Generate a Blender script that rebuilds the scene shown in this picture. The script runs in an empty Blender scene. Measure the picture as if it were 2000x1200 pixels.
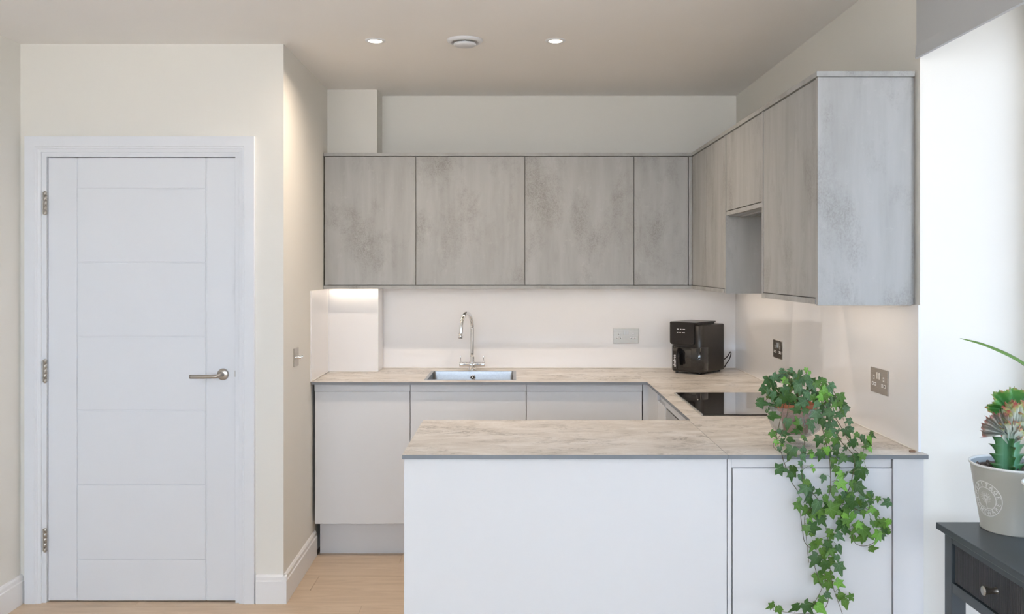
import bpy, bmesh, math, random
from mathutils import Vector, Matrix, noise
random.seed(7)
PI = math.pi
sc = bpy.context.scene
C = sc.collection

# ------------------------------------------------------------------ camera, world, exposure
F = 1740.0                      # focal length in pixels of the 2000 x 1200 frame
CX, CY, CZ = 1008.0, 522.0, 1.508
cam_d = bpy.data.cameras.new('camera'); cam = bpy.data.objects.new('camera', cam_d); C.objects.link(cam)
cam_d.sensor_width = 36.0; cam_d.lens = F * 36.0 / 2000.0
cam_d.shift_x = -(CX - 1000) / 2000.0; cam_d.shift_y = -(600 - CY) / 2000.0
cam_d.clip_start = 0.02
cam.location = (0, 0, CZ); cam.rotation_euler = (PI / 2, 0, 0)
sc.camera = cam
sc.view_settings.view_transform = 'Standard'; sc.view_settings.look = 'None'
sc.view_settings.gamma = 1.0; sc.view_settings.use_curve_mapping = False
sc.view_settings.exposure = 0.23
SKY = 11.0
world = bpy.data.worlds.new('world'); sc.world = world; world.use_nodes = True
wn = world.node_tree.nodes; wl = world.node_tree.links; wn.clear()
w_out = wn.new('ShaderNodeOutputWorld'); w_bg = wn.new('ShaderNodeBackground')
w_tc = wn.new('ShaderNodeTexCoord'); w_sep = wn.new('ShaderNodeSeparateXYZ'); w_r = wn.new('ShaderNodeValToRGB')
w_m = wn.new('ShaderNodeMapRange'); w_m.inputs['From Min'].default_value = -1; w_m.inputs['From Max'].default_value = 1
w_r.color_ramp.elements[0].position = 0.47; w_r.color_ramp.elements[0].color = (1.0, 1.0, 1.02, 1)   # ground and far trees, brightened to light the ceiling
w_r.color_ramp.elements[1].position = 0.52; w_r.color_ramp.elements[1].color = (0.735, 0.885, 1.09, 1)     # overcast sky
wl.new(w_tc.outputs['Generated'], w_sep.inputs[0]); wl.new(w_sep.outputs['Z'], w_m.inputs['Value'])
wl.new(w_m.outputs[0], w_r.inputs[0]); wl.new(w_r.outputs[0], w_bg.inputs['Color'])
w_bg.inputs['Strength'].default_value = SKY
wl.new(w_bg.outputs[0], w_out.inputs['Surface'])

WARM = (1.0, 0.83, 0.66)
DOWN_W, STRIP_E = 6.5, 25.0
# room geometry (metres; camera at x=0, y=0; y grows into the picture)
YB = 5.21; YD = 4.0; XR = 1.287; XW = 1.60; XL = -2.225; YE = 2.838; YR = -2.5; ZC = 2.51
REAR = [(-2.15, -0.28, 1.2, 2.47), (-0.16, 1.53, 1.2, 2.47)]      # window openings in the wall behind the camera
SIDE = (1.15, YE, 0.04, 2.38)                                   # window opening in the right wall

def portal(name, loc, rot, sx, sy):
    d = bpy.data.lights.new(name, 'AREA'); d.shape = 'RECTANGLE'; d.size = sx; d.size_y = sy
    d.cycles.is_portal = True
    o = bpy.data.objects.new(name, d); C.objects.link(o); o.location = loc; o.rotation_euler = rot
portal('portal_side', (XW + 0.09, (SIDE[0] + SIDE[1]) / 2, 1.2), (0, PI / 2, 0), 2.34, SIDE[1] - SIDE[0])
for (a, b, z0, z1) in REAR:
    portal('portal_rear', ((a + b) / 2, YR - 0.09, (z0 + z1) / 2), (PI / 2, 0, PI), b - a, z1 - z0)

def lamp(name, loc, size, power, color=WARM, rot=(0, 0, 0), size_y=None, spread=PI):
    d = bpy.data.lights.new(name, 'AREA'); d.size = size; d.energy = power; d.color = color; d.spread = spread
    if size_y: d.shape = 'RECTANGLE'; d.size_y = size_y
    else: d.shape = 'DISK'
    o = bpy.data.objects.new(name, d); C.objects.link(o); o.location = loc; o.rotation_euler = rot
    return o
DL = [(-0.622, 3.935), (0.174, 3.935)]
for (x, y) in DL:
    lamp('downlight_beam', (x, y, ZC - 0.012), 0.05, DOWN_W, WARM, spread=2.7)

# ------------------------------------------------------------------ materials
def srgb(r, g, b):
    f = lambda c: (c / 255.0 / 12.92) if c / 255.0 <= 0.04045 else ((c / 255.0 + 0.055) / 1.055) ** 2.4
    return (f(r), f(g), f(b), 1.0)
def mat(name, col, rough=0.5, metal=0.0, coat=0.0, spec=0.5, coat_rough=0.03):
    m = bpy.data.materials.new(name); m.use_nodes = True
    b = m.node_tree.nodes['Principled BSDF']
    b.inputs['Base Color'].default_value = col if len(col) == 4 else (*col, 1)
    b.inputs['Roughness'].default_value = rough; b.inputs['Metallic'].default_value = metal
    b.inputs['Coat Weight'].default_value = coat; b.inputs['Coat Roughness'].default_value = coat_rough
    b.inputs['Specular IOR Level'].default_value = spec
    return m
class N:                                             # small node helper
    def __init__(s, m): s.nt = m.node_tree; s.b = s.nt.nodes['Principled BSDF']
    def n(s, t, **kw):
        x = s.nt.nodes.new(t)
        for k, v in kw.items():
            if k.startswith('i_'): x.inputs[k[2:].replace('_', ' ')].default_value = v
            else: setattr(x, k, v)
        return x
    def l(s, a, b): s.nt.links.new(a, b)
    def coords(s, scale=(1, 1, 1), rand=0.0, rot=(0, 0, 0)):
        tc = s.n('ShaderNodeTexCoord'); mp = s.n('ShaderNodeMapping')
        mp.inputs['Scale'].default_value = scale; mp.inputs['Rotation'].default_value = rot
        src = tc.outputs['Object']
        if rand:
            oi = s.n('ShaderNodeObjectInfo'); mu = s.n('ShaderNodeMath', operation='MULTIPLY'); mu.inputs[1].default_value = rand
            ad = s.n('ShaderNodeVectorMath', operation='ADD'); s.l(oi.outputs['Random'], mu.inputs[0])
            s.l(src, ad.inputs[0]); s.l(mu.outputs[0], ad.inputs[1]); src = ad.outputs[0]
        s.l(src, mp.inputs['Vector']); return mp.outputs[0]
    def noise(s, vec, scale, detail=4, rough=0.55, dist=0.0):
        x = s.n('ShaderNodeTexNoise'); x.inputs['Scale'].default_value = scale; x.inputs['Detail'].default_value = detail
        x.inputs['Roughness'].default_value = rough; x.inputs['Distortion'].default_value = dist
        s.l(vec, x.inputs['Vector']); return x.outputs['Fac']
    def ramp(s, fac, stops):
        r = s.n('ShaderNodeValToRGB'); e = r.color_ramp.elements
        while len(e) < len(stops): e.new(0.5)
        for i, (p, c) in enumerate(stops):
            e[i].position = p; e[i].color = c if len(c) == 4 else (*c, 1)
        s.l(fac, r.inputs[0]); return r.outputs[0]
    def mix(s, fac, a, b, mode='MIX'):
        x = s.n('ShaderNodeMix', data_type='RGBA', blend_type=mode)
        for k, v in ((0, fac), (6, a), (7, b)):
            if hasattr(v, 'is_output'): s.l(v, x.inputs[k])
            else: x.inputs[k].default_value = v
        return x.outputs[2]
    def math(s, op, a, b=None):
        x = s.n('ShaderNodeMath', operation=op)
        for k, v in ((0, a), (1, b)):
            if v is None: continue
            if hasattr(v, 'is_output'): s.l(v, x.inputs[k])
            else: x.inputs[k].default_value = v
        return x.outputs[0]
    def bump(s, h, strength=0.1, dist=0.002):
        x = s.n('ShaderNodeBump'); x.inputs['Strength'].default_value = strength; x.inputs['Distance'].default_value = dist
        s.l(h, x.inputs['Height']); s.l(x.outputs[0], s.b.inputs['Normal'])

M = {}
def paint(name, col, rough=0.7, bump=0.05):
    m = mat(name, col, rough, spec=0.3); q = N(m); v = q.coords()
    c = q.ramp(q.noise(v, 1.3, 2), [(0.3, tuple(x * 0.985 for x in col[:3])), (0.7, tuple(min(1, x * 1.01) for x in col[:3]))])
    q.l(c, q.b.inputs['Base Color']); q.bump(q.noise(v, 260, 2), bump, 0.0006); return m
M['wall'] = paint('cream_wall_paint', (0.805, 0.785, 0.73))
M['ceiling'] = paint('ceiling_paint', (0.94, 0.92, 0.895))
M['reveal'] = M['wall']
M['white'] = mat('white_satin_paint', (0.79, 0.81, 0.845), 0.42, spec=0.35)
M['skirt'] = mat('white_skirting_paint', (0.84, 0.84, 0.845), 0.4, spec=0.35)
M['gloss'] = mat('white_gloss_cabinet', (0.70, 0.705, 0.715), 0.28, coat=0.35, coat_rough=0.12)
M['gap'] = mat('dark_gap', (0.05, 0.05, 0.052), 0.8)
M['glass_white'] = mat('white_back_painted_glass', (0.83, 0.82, 0.82), 0.035, spec=0.5)
M['edge_glass'] = mat('pale_green_glass_edge', (0.45, 0.56, 0.56), 0.15)
M['chrome'] = mat('chrome', (0.82, 0.83, 0.85), 0.07, 1.0)
M['sealant'] = mat('white_sealant', (0.85, 0.82, 0.78), 0.5)
def brushed(name, col, rough, sc_=(4, 4, 300)):
    m = mat(name, col, rough, 1.0); q = N(m); v = q.coords(sc_)
    h = q.noise(v, 3.0, 3); c = q.ramp(h, [(0.25, tuple(x * 0.82 for x in col)), (0.75, col)])
    q.l(c, q.b.inputs['Base Color']); q.bump(h, 0.08, 0.0004); return m
M['steel'] = brushed('brushed_steel', (0.60, 0.585, 0.56), 0.28)
M['sink'] = brushed('sink_steel', (0.38, 0.39, 0.40), 0.36, (40, 40, 60))
M['nickel'] = brushed('satin_nickel', (0.50, 0.47, 0.43), 0.3)
M['plate'] = brushed('brushed_socket_plate', (0.48, 0.44, 0.385), 0.30, (3, 3, 60))
M['pin_white'] = mat('white_plastic', (0.82, 0.80, 0.78), 0.35)
M['dark'] = mat('black_plastic', (0.012, 0.012, 0.012), 0.4)
# concrete-look laminate
def concrete():
    m = mat('concrete_laminate', (0.3, 0.3, 0.28), 0.62, spec=0.25); q = N(m)
    v = q.coords((1, 1, 1), 37.0); vs = q.coords((7, 7, 0.9), 37.0); vf = q.coords((1.6, 1.6, 1), 37.0)
    streak = q.noise(vs, 2.2, 6, 0.6, 0.2)
    patch = q.noise(q.coords((1.15, 1.15, 0.6), 37.0), 4.2, 6, 0.66, 0.25)
    grit = q.noise(vf, 120, 6, 0.8)
    base = q.ramp(streak, [(0.25, (0.334, 0.334, 0.322)), (0.5, (0.389, 0.391, 0.382)), (0.75, (0.437, 0.437, 0.431))])
    pm = q.ramp(patch, [(0.50, (0, 0, 0)), (0.70, (1, 1, 1))])
    gm = q.ramp(grit, [(0.44, (0, 0, 0)), (0.58, (1, 1, 1))])
    f = q.math('MULTIPLY', q.math('MULTIPLY', pm, gm), 0.6)
    f2 = q.math('MULTIPLY', pm, 0.32)
    c = q.mix(f2, base, (0.257, 0.250, 0.232, 1)); c = q.mix(f, c, (0.180, 0.169, 0.153, 1))
    lm = q.ramp(q.noise(v, 28, 4, 0.7), [(0.60, (0, 0, 0)), (0.75, (1, 1, 1))])
    c = q.mix(q.math('MULTIPLY', lm, 0.25), c, (0.547, 0.544, 0.532, 1))
    q.l(c, q.b.inputs['Base Color']); q.bump(grit, 0.10, 0.001); return m
M['concrete'] = concrete()
M['carcass'] = mat('grey_carcass', (0.33, 0.32, 0.30), 0.6)
def worktop():
    m = mat('beige_marble_laminate', (0.5, 0.42, 0.36), 0.38, spec=0.4); q = N(m)
    v = q.coords((1.5, 3.1, 3.0), 0, (0, 0, math.radians(-14))); v2 = q.coords((1, 2.4, 1), 0, (0, 0, math.radians(8)))
    a = q.noise(v, 2.4, 10, 0.62, 1.2); b = q.noise(v, 3.4, 12, 0.70, 1.6); g = q.noise(v2, 3.4, 6, 0.65, 0.8)
    base = q.ramp(a, [(0.30, (0.50, 0.45, 0.395)), (0.45, (0.62, 0.572, 0.515)), (0.56, (0.70, 0.66, 0.61)), (0.70, (0.80, 0.775, 0.745))])
    vein = q.ramp(b, [(0.462, (0, 0, 0)), (0.494, (1, 1, 1)), (0.504, (1, 1, 1)), (0.532, (0, 0, 0))])
    vm = q.ramp(g, [(0.46, (0, 0, 0)), (0.62, (1, 1, 1))])
    c = q.mix(q.math('MULTIPLY', q.math('MULTIPLY', vein, vm), 1.0), base, (0.26, 0.23, 0.20, 1))
    cloud = q.ramp(g, [(0.50, (0, 0, 0)), (0.72, (1, 1, 1))])
    c = q.mix(q.math('MULTIPLY', cloud, 0.36), c, (0.40, 0.355, 0.31, 1))
    wv = q.ramp(q.noise(v, 5.5, 10, 0.66, 1.8), [(0.515, (0, 0, 0)), (0.535, (1, 1, 1)), (0.56, (0, 0, 0))])
    c = q.mix(q.math('MULTIPLY', wv, 0.40), c, (0.86, 0.83, 0.80, 1))
    q.l(c, q.b.inputs['Base Color']); return m
M['worktop'] = worktop()
M['worktop_edge'] = mat('grey_worktop_edge', (0.20, 0.215, 0.235), 0.45)
def oak():
    m = mat('pale_oak', (0.42, 0.31, 0.22), 0.45, spec=0.35); q = N(m)
    v = q.coords((0.8, 6.5, 1), 23.0); a = q.noise(v, 2.6, 8, 0.6, 1.1); f = q.noise(q.coords((3, 90, 1), 23.0), 3, 4)
    oi = q.n('ShaderNodeObjectInfo')
    c = q.ramp(a, [(0.3, (0.522, 0.399, 0.282)), (0.5, (0.618, 0.482, 0.351)), (0.7, (0.702, 0.565, 0.425))])
    c = q.mix(q.math('MULTIPLY', f, 0.28), c, (0.510, 0.371, 0.252, 1))
    c = q.mix(q.math('MULTIPLY', oi.outputs['Random'], 0.28), c, (0.600, 0.469, 0.345, 1))
    q.l(c, q.b.inputs['Base Color']); q.bump(f, 0.05, 0.0005); return m
M['oak'] = oak()
M['subfloor'] = mat('floor_joint', (0.20, 0.14, 0.10), 0.8)
def emit(name, col, s):
    m = bpy.data.materials.new(name); m.use_nodes = True; nt = m.node_tree; nt.nodes.clear()
    e = nt.nodes.new('ShaderNodeEmission'); e.inputs[0].default_value = (*col, 1); e.inputs[1].default_value = s
    o = nt.nodes.new('ShaderNodeOutputMaterial'); nt.links.new(e.outputs[0], o.inputs[0]); return m
M['lamp'] = emit('lamp_glow', (1.0, 0.86, 0.66), 14)
M['led'] = emit('led_glow', WARM, STRIP_E)
def thin_glass(name, tint=(1, 1, 1), refl=1.5):
    m = bpy.data.materials.new(name); m.use_nodes = True; nt = m.node_tree; nt.nodes.clear()
    t = nt.nodes.new('ShaderNodeBsdfTransparent'); t.inputs[0].default_value = (*tint, 1)
    g = nt.nodes.new('ShaderNodeBsdfGlossy'); g.inputs['Roughness'].default_value = 0.02
    f = nt.nodes.new('ShaderNodeFresnel'); ge = nt.nodes.new('ShaderNodeNewGeometry')   # same reflectance on both faces of the thin sheet
    ma = nt.nodes.new('ShaderNodeMath'); ma.operation = 'MULTIPLY_ADD'; ma.inputs[1].default_value = 1 / refl - refl; ma.inputs[2].default_value = refl
    nt.links.new(ge.outputs['Backfacing'], ma.inputs[0]); nt.links.new(ma.outputs[0], f.inputs[0])
    x = nt.nodes.new('ShaderNodeMixShader'); o = nt.nodes.new('ShaderNodeOutputMaterial')
    nt.links.new(f.outputs[0], x.inputs[0]); nt.links.new(t.outputs[0], x.inputs[1]); nt.links.new(g.outputs[0], x.inputs[2])
    nt.links.new(x.outputs[0], o.inputs[0]); return m
M['pane'] = thin_glass('window_glass'); M['pane_side'] = thin_glass('window_glass_dimming_tint', (0.42, 0.43, 0.445)); M['bowl'] = thin_glass('clear_glass_painted_haze', (0.93, 0.95, 0.95), 1.55)  # side pane tint is added only to dim the daylight there
_nt = M['bowl'].node_tree; _o = _nt.nodes['Material Output']; _a = _o.inputs[0].links[0].from_socket
_d = _nt.nodes.new('ShaderNodeBsdfDiffuse'); _d.inputs[0].default_value = (0.85, 0.85, 0.84, 1); _t = _nt.nodes.new('ShaderNodeBsdfTranslucent'); _t.inputs[0].default_value = (0.9, 0.9, 0.89, 1)
_x = _nt.nodes.new('ShaderNodeMixShader'); _y = _nt.nodes.new('ShaderNodeMixShader'); _y.inputs[0].default_value = 0.17  # white mixed in stands for refraction and reflections of the clear glass
_nt.links.new(_d.outputs[0], _x.inputs[1]); _nt.links.new(_t.outputs[0], _x.inputs[2]); _nt.links.new(_a, _y.inputs[1]); _nt.links.new(_x.outputs[0], _y.inputs[2]); _nt.links.new(_y.outputs[0], _o.inputs[0])
M['frame'] = mat('white_window_frame', (0.78, 0.79, 0.80), 0.4)
M['hob'] = mat('black_ceramic_glass', (0.010, 0.009, 0.009), 0.04, coat=1.0, coat_rough=0.01, spec=0.6)
M['fryer'] = mat('charcoal_plastic', (0.020, 0.017, 0.015), 0.33, spec=0.5)
M['fryer_panel'] = mat('matt_black_panel', (0.014, 0.012, 0.012), 0.25)
M['fryer_gloss'] = mat('gloss_black', (0.007, 0.007, 0.008), 0.08, coat=0.8)
M['print'] = mat('white_print', (0.75, 0.75, 0.75), 0.5)
M['table'] = mat('slate_grey_paint', (0.046, 0.058, 0.068), 0.38, spec=0.45)
M['reed'] = mat('dark_reeded_front', (0.042, 0.044, 0.050), 0.4)
M['pot_paint'] = mat('beige_enamel', (0.42, 0.415, 0.37), 0.38, spec=0.45)
M['pot_white'] = mat('white_enamel', (0.75, 0.75, 0.73), 0.35)
M['zinc'] = mat('grey_zinc_inside', (0.42, 0.45, 0.47), 0.4)
def speck(name, a, b, scale, rough=0.9, bump=0.6, dist=0.01):
    m = mat(name, a, rough); q = N(m); h = q.noise(q.coords((1, 1, 1), 5), scale, 6, 0.7)
    q.l(q.ramp(h, [(0.38, a), (0.62, b)]), q.b.inputs['Base Color']); q.bump(h, bump, dist); return m
M['soil'] = speck('bark_soil', (0.02, 0.012, 0.01), (0.16, 0.11, 0.09), 60)
M['chip'] = speck('bark_chip', (0.03, 0.018, 0.013), (0.22, 0.17, 0.15), 40)
M['terracotta'] = speck('terracotta', (0.40, 0.12, 0.055), (0.50, 0.17, 0.08), 30, 0.75, 0.05, 0.001)
M['stem'] = speck('ivy_stem', (0.07, 0.05, 0.025), (0.12, 0.10, 0.04), 60, 0.6, 0.1, 0.001)
M['scrap'] = mat('brown_scrap', (0.22, 0.13, 0.08), 0.7)
M['petiole'] = mat('ivy_petiole', (0.17, 0.22, 0.08), 0.5)
M['blade'] = mat('bright_leaf_blade', (0.115, 0.215, 0.022), 0.5, spec=0.2)
M['blind'] = mat('grey_blind_fabric', (0.50, 0.51, 0.52), 0.85, spec=0.1)
q = N(M['blind']); q.bump(q.noise(q.coords(), 900, 2), 0.15, 0.0006)
def leafmat(name, c1, c2, vein):
    m = mat(name, c1, 0.42, spec=0.32); q = N(m)
    tc = q.n('ShaderNodeTexCoord'); sp = q.n('ShaderNodeSeparateXYZ'); q.l(tc.outputs['Object'], sp.inputs[0])
    x, y = sp.outputs[0], sp.outputs[1]
    d = None
    for a in (0, 48, -48, 108, -108):                # main veins run from the petiole into each lobe
        ca, sa = math.cos(math.radians(a)), math.sin(math.radians(a))
        across = q.math('ABSOLUTE', q.math('SUBTRACT', q.math('MULTIPLY', x, ca), q.math('MULTIPLY', y, sa)))
        along = q.math('ADD', q.math('MULTIPLY', x, sa), q.math('MULTIPLY', y, ca))
        pen = q.math('MULTIPLY', q.math('LESS_THAN', along, 0.0), 1.0)
        k = q.math('ADD', across, pen)
        d = k if d is None else q.math('MINIMUM', d, k)
    vf = q.ramp(d, [(0.0, (1, 1, 1)), (0.028, (0, 0, 0))])
    base = q.mix(q.noise(q.coords((1, 1, 1), 11), 2.0, 3), c1, c2)
    q.l(q.mix(q.math('MULTIPLY', vf, 0.7), base, vein), q.b.inputs['Base Color'])
    q.b.inputs['Subsurface Weight'].default_value = 0.0
    return m
LEAF = [leafmat('ivy_leaf_dark', (0.026, 0.078, 0.012, 1), (0.050, 0.122, 0.020, 1), (0.08, 0.15, 0.06, 1)),
        leafmat('ivy_leaf_bluish', (0.044, 0.112, 0.036, 1), (0.082, 0.165, 0.060, 1), (0.15, 0.26, 0.15, 1)),
        leafmat('ivy_leaf_mid', (0.062, 0.150, 0.016, 1), (0.100, 0.210, 0.026, 1), (0.15, 0.27, 0.09, 1)),
        leafmat('ivy_leaf_young', (0.12, 0.31, 0.030, 1), (0.17, 0.38, 0.05, 1), (0.26, 0.46, 0.13, 1))]

# ------------------------------------------------------------------ mesh helpers
WM = {}
class MB:
    def __init__(s): s.v = []; s.f = []; s.mi = []; s.sm = []
    def add(s, vs, fs, mi=0, smooth=False):
        o = len(s.v); s.v += [Vector(p) for p in vs]
        for f in fs: s.f.append([o + i for i in f]); s.mi.append(mi); s.sm.append(smooth)
        return s
    def box(s, x0, x1, y0, y1, z0, z1, mi=0, top=None, bev=0.0):
        x0, x1 = min(x0, x1), max(x0, x1); y0, y1 = min(y0, y1), max(y0, y1); z0, z1 = min(z0, z1), max(z0, z1)
        if bev > 0:
            bm = bmesh.new(); bmesh.ops.create_cube(bm, size=1)
            for v in bm.verts:
                v.co = Vector(((x0 + x1) / 2 + v.co.x * (x1 - x0), (y0 + y1) / 2 + v.co.y * (y1 - y0), (z0 + z1) / 2 + v.co.z * (z1 - z0)))
            bev = min(bev, 0.45 * min(x1 - x0, y1 - y0, z1 - z0))
            bmesh.ops.bevel(bm, geom=list(bm.edges), offset=bev, segments=2, profile=0.5, affect='EDGES')
            bm.verts.index_update()
            s.add([v.co.copy() for v in bm.verts], [[v.index for v in f.verts] for f in bm.faces], mi); bm.free(); return s
        vs = [(x0, y0, z0), (x1, y0, z0), (x1, y1, z0), (x0, y1, z0), (x0, y0, z1), (x1, y0, z1), (x1, y1, z1), (x0, y1, z1)]
        fs = [(0, 3, 2, 1), (0, 1, 5, 4), (1, 2, 6, 5), (2, 3, 7, 6), (3, 0, 4, 7)]
        s.add(vs, fs, mi); o = len(s.v) - 8
        s.f.append([o + 4, o + 5, o + 6, o + 7]); s.mi.append(mi if top is None else top); s.sm.append(False)
        return s
    def lathe(s, prof, c=(0, 0, 0), n=32, axis='Z', mi=0, smooth=True, cap=True):
        """prof: (r, h) pairs along the axis"""
        vs = []; fs = []
        def P(r, a, h):
            x, y = r * math.cos(a), r * math.sin(a)
            if axis == 'Z': p = (x, y, h)
            elif axis == 'Y': p = (x, h, y)
            else: p = (h, x, y)
            return (c[0] + p[0], c[1] + p[1], c[2] + p[2])
        for r, h in prof:
            for k in range(n): vs.append(P(r, 2 * PI * k / n, h))
        flip = axis == 'Y'
        for i in range(len(prof) - 1):
            for k in range(n):
                a, b = i * n + k, i * n + (k + 1) % n; q_ = (a, b, b + n, a + n)
                fs.append(q_[::-1] if flip else q_)
        s.add(vs, fs, mi, smooth)
        if cap:
            o = len(s.v) - len(vs)
            for ring, rev in ((0, True), (len(prof) - 1, False)):
                if prof[ring][0] > 1e-5:
                    idx = [o + ring * n + k for k in range(n)]
                    s.f.append(idx[::-1] if rev != flip else idx); s.mi.append(mi); s.sm.append(False)
        return s
    def tube(s, pts, r, n=10, mi=0, cap=True):
        pts = [Vector(p) for p in pts]; m = len(pts)
        rs = r if isinstance(r, (list, tuple)) else [r] * m
        vs = []; fs = []; up = None
        for i, p in enumerate(pts):
            t = (pts[min(i + 1, m - 1)] - pts[max(i - 1, 0)])
            if t.length < 1e-9: t = Vector((0, 0, 1))
            t.normalize()
            if up is None:
                up = t.cross(Vector((0.31, 0.87, 0.41))); up.normalize()
            up = (up - t * up.dot(t)); up.normalize(); w = t.cross(up)
            for k in range(n):
                a = 2 * PI * k / n; vs.append(p + (up * math.cos(a) + w * math.sin(a)) * rs[i])
        for i in range(m - 1):
            for k in range(n):
                a, b = i * n + k, i * n + (k + 1) % n; fs.append((a, b, b + n, a + n))
        s.add(vs, fs, mi, True)
        if cap:
            o = len(s.v) - len(vs)
            s.f.append([o + k for k in range(n)][::-1]); s.mi.append(mi); s.sm.append(False)
            s.f.append([o + (m - 1) * n + k for k in range(n)]); s.mi.append(mi); s.sm.append(False)
        return s
    def prism(s, poly, axis, a, b, mi=0):
        """poly 2D outline extruded along axis from a to b; axis X: poly=(y,z), Y: (x,z), Z: (x,y)"""
        n = len(poly)
        def P(u, v, w): return {'X': (w, u, v), 'Y': (u, w, v), 'Z': (u, v, w)}[axis]
        vs = [P(u, v, a) for u, v in poly] + [P(u, v, b) for u, v in poly]
        fs = [tuple(range(n))[::-1], tuple(range(n, 2 * n))] + [(i, (i + 1) % n, n + (i + 1) % n, n + i) for i in range(n)]
        s.add(vs, fs, mi); return s
def smooth_path(pts, k=6):
    P = [Vector(p) for p in pts]; out = []
    for i in range(len(P) - 1):
        p0, p1, p2, p3 = P[max(i - 1, 0)], P[i], P[i + 1], P[min(i + 2, len(P) - 1)]
        for j in range(k):
            t = j / k
            out.append(0.5 * ((2 * p1) + (p2 - p0) * t + (2 * p0 - 5 * p1 + 4 * p2 - p3) * t * t + (3 * p1 - p0 - 3 * p2 + p3) * t ** 3))
    out.append(P[-1]); return out
def obj(name, mb, mats, parent=None, local=False, bevel=0.0, origin=None, fixn=True):
    """links the collected shapes as ONE mesh object; vertices are given in world space unless local"""
    if not isinstance(mats, (list, tuple)): mats = [mats]
    PM = WM[parent] if parent is not None else Matrix.Identity(4)
    vs = [v.copy() for v in mb.v]
    if not local and parent is not None:
        inv = PM.inverted(); vs = [inv @ v for v in vs]
    if origin is None:
        xs = [v.x for v in vs]; ys = [v.y for v in vs]; zs = [v.z for v in vs]
        origin = Vector(((min(xs) + max(xs)) / 2, (min(ys) + max(ys)) / 2, min(zs)))
    me = bpy.data.meshes.new(name); me.from_pydata([v - origin for v in vs], [], mb.f)
    for m in mats: me.materials.append(m)
    me.polygons.foreach_set('material_index', mb.mi); me.polygons.foreach_set('use_smooth', mb.sm)
    me.update()
    if fixn:
        bm = bmesh.new(); bm.from_mesh(me); bmesh.ops.recalc_face_normals(bm, faces=bm.faces); bm.to_mesh(me); bm.free()
    o = bpy.data.objects.new(name, me); C.objects.link(o)
    o.location = origin
    if parent is not None: o.parent = parent
    WM[o] = PM @ Matrix.Translation(origin)
    if bevel > 0:
        b = o.modifiers.new('bevel', 'BEVEL'); b.width = bevel; b.segments = 2; b.limit_method = 'ANGLE'; b.harden_normals = False
    return o
def tag(o, label, cat=None, group=None):
    o['label'] = label
    if cat: o['category'] = cat
    if group: o['group'] = group
    return o
def struct(o): o['kind'] = 'structure'; return o
def thing(name, label, cat, loc, rotz=0.0, group=None, kind=None):
    o = bpy.data.objects.new(name, None); C.objects.link(o); o.empty_display_size = 0.05
    o.location = loc; o.rotation_euler = (0, 0, rotz)
    WM[o] = Matrix.Translation(loc) @ Matrix.Rotation(rotz, 4, 'Z')
    if kind: o['kind'] = kind; o['label'] = label
    else: tag(o, label, cat, group)
    return o
def at(px, py, Y): return Vector(((px - CX) * Y / F, Y, CZ - (py - CY) * Y / F))
B = lambda *a, **k: MB().box(*a, **k)

# ------------------------------------------------------------------ shell
T = 0.14
fl = struct(obj('floor', B(XL - T, XW + T, YR - T, YB + T, -0.10, -0.012), M['subfloor']))
row = 0; y = YR
PW = 0.19
while y < 4.74:
    y1 = min(y + PW, 4.74); L = 1.85; x = XL + 0.001 - random.uniform(0.1, 1.5)
    xr = XW if y < YE - PW else (XR - 0.01)
    while x < xr:
        xa, xb = max(x, XL + 0.001), min(x + L, xr)
        if y >= 4.0: xa = max(xa, -1.04)
        if y < 4.0 < y1 and xa < -1.04: pass
        if xb - xa > 0.05:
            obj('plank', B(xa + 0.0006, xb - 0.0006, y + 0.0006, y1 - 0.0006, -0.012, random.uniform(-0.0003, 0)), M['oak'], fl)
        x += L
    y += PW
struct(obj('ceiling', B(XL - T, XW + T, YR - T, YB + T, ZC, ZC + 0.12), M['ceiling']))
struct(obj('wall_back', B(-1.2, XR + T, YB, YB + T, 0, ZC), M['wall']))
# left side of the kitchen: the wall drifts 2 cm outward with depth
mb = MB(); mb.prism([(-1.044, YD), (-1.068, YB), (-1.2, YB), (-1.2, YD)], 'Z', 0, ZC)
struct(obj('wall_kitchen_left', mb, M['wall']))
struct(obj('wall_column', B(-1.07, -0.783, 5.024, YB, 0.9, ZC), M['wall']))
# wall with the door
dx0, dx1, dzt = -2.106, -1.263, 2.001
ox0, ox1, ozt = dx0 - 0.032, dx1 + 0.032, dzt + 0.034
mb = MB().box(XL, ox0, YD, YD + 0.13, 0, ZC).box(ox1, -1.2, YD, YD + 0.13, 0, ZC).box(ox0, ox1, YD, YD + 0.13, ozt, ZC)
struct(obj('wall_door_side', mb, M['wall']))
struct(obj('wall_left', B(XL - T, XL, YR, YD + 0.13, 0, ZC), M['wall']))
struct(obj('wall_hall_end', B(XL, -1.2, YD + 0.25, YD + 0.3, 0, ZC), M['wall']))
# right wall: solid along the kitchen, full height window beyond its end
mb = MB().box(XR, XW + T, YE, YB + T, 0, ZC)
mb.box(XW, XW + T, YR, SIDE[0], 0, ZC).box(XW, XW + T, SIDE[0], YE, 0, SIDE[2]).box(XR, XW + T, SIDE[0], YE, SIDE[3], ZC).box(XR, XW, YR, SIDE[0], 0, ZC)
struct(obj('wall_right', mb, M['wall']))
mb = MB(); xs = [XL] + [v for w in REAR for v in w[:2]] + [XW]
for i in range(0, len(xs), 2): mb.box(xs[i], xs[i + 1], YR - T, YR, 0, ZC)
for w in REAR: mb.box(w[0], w[1], YR - T, YR, 0, w[2]).box(w[0], w[1], YR - T, YR, w[3], ZC)
struct(obj('wall_rear', mb, M['wall']))
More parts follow.
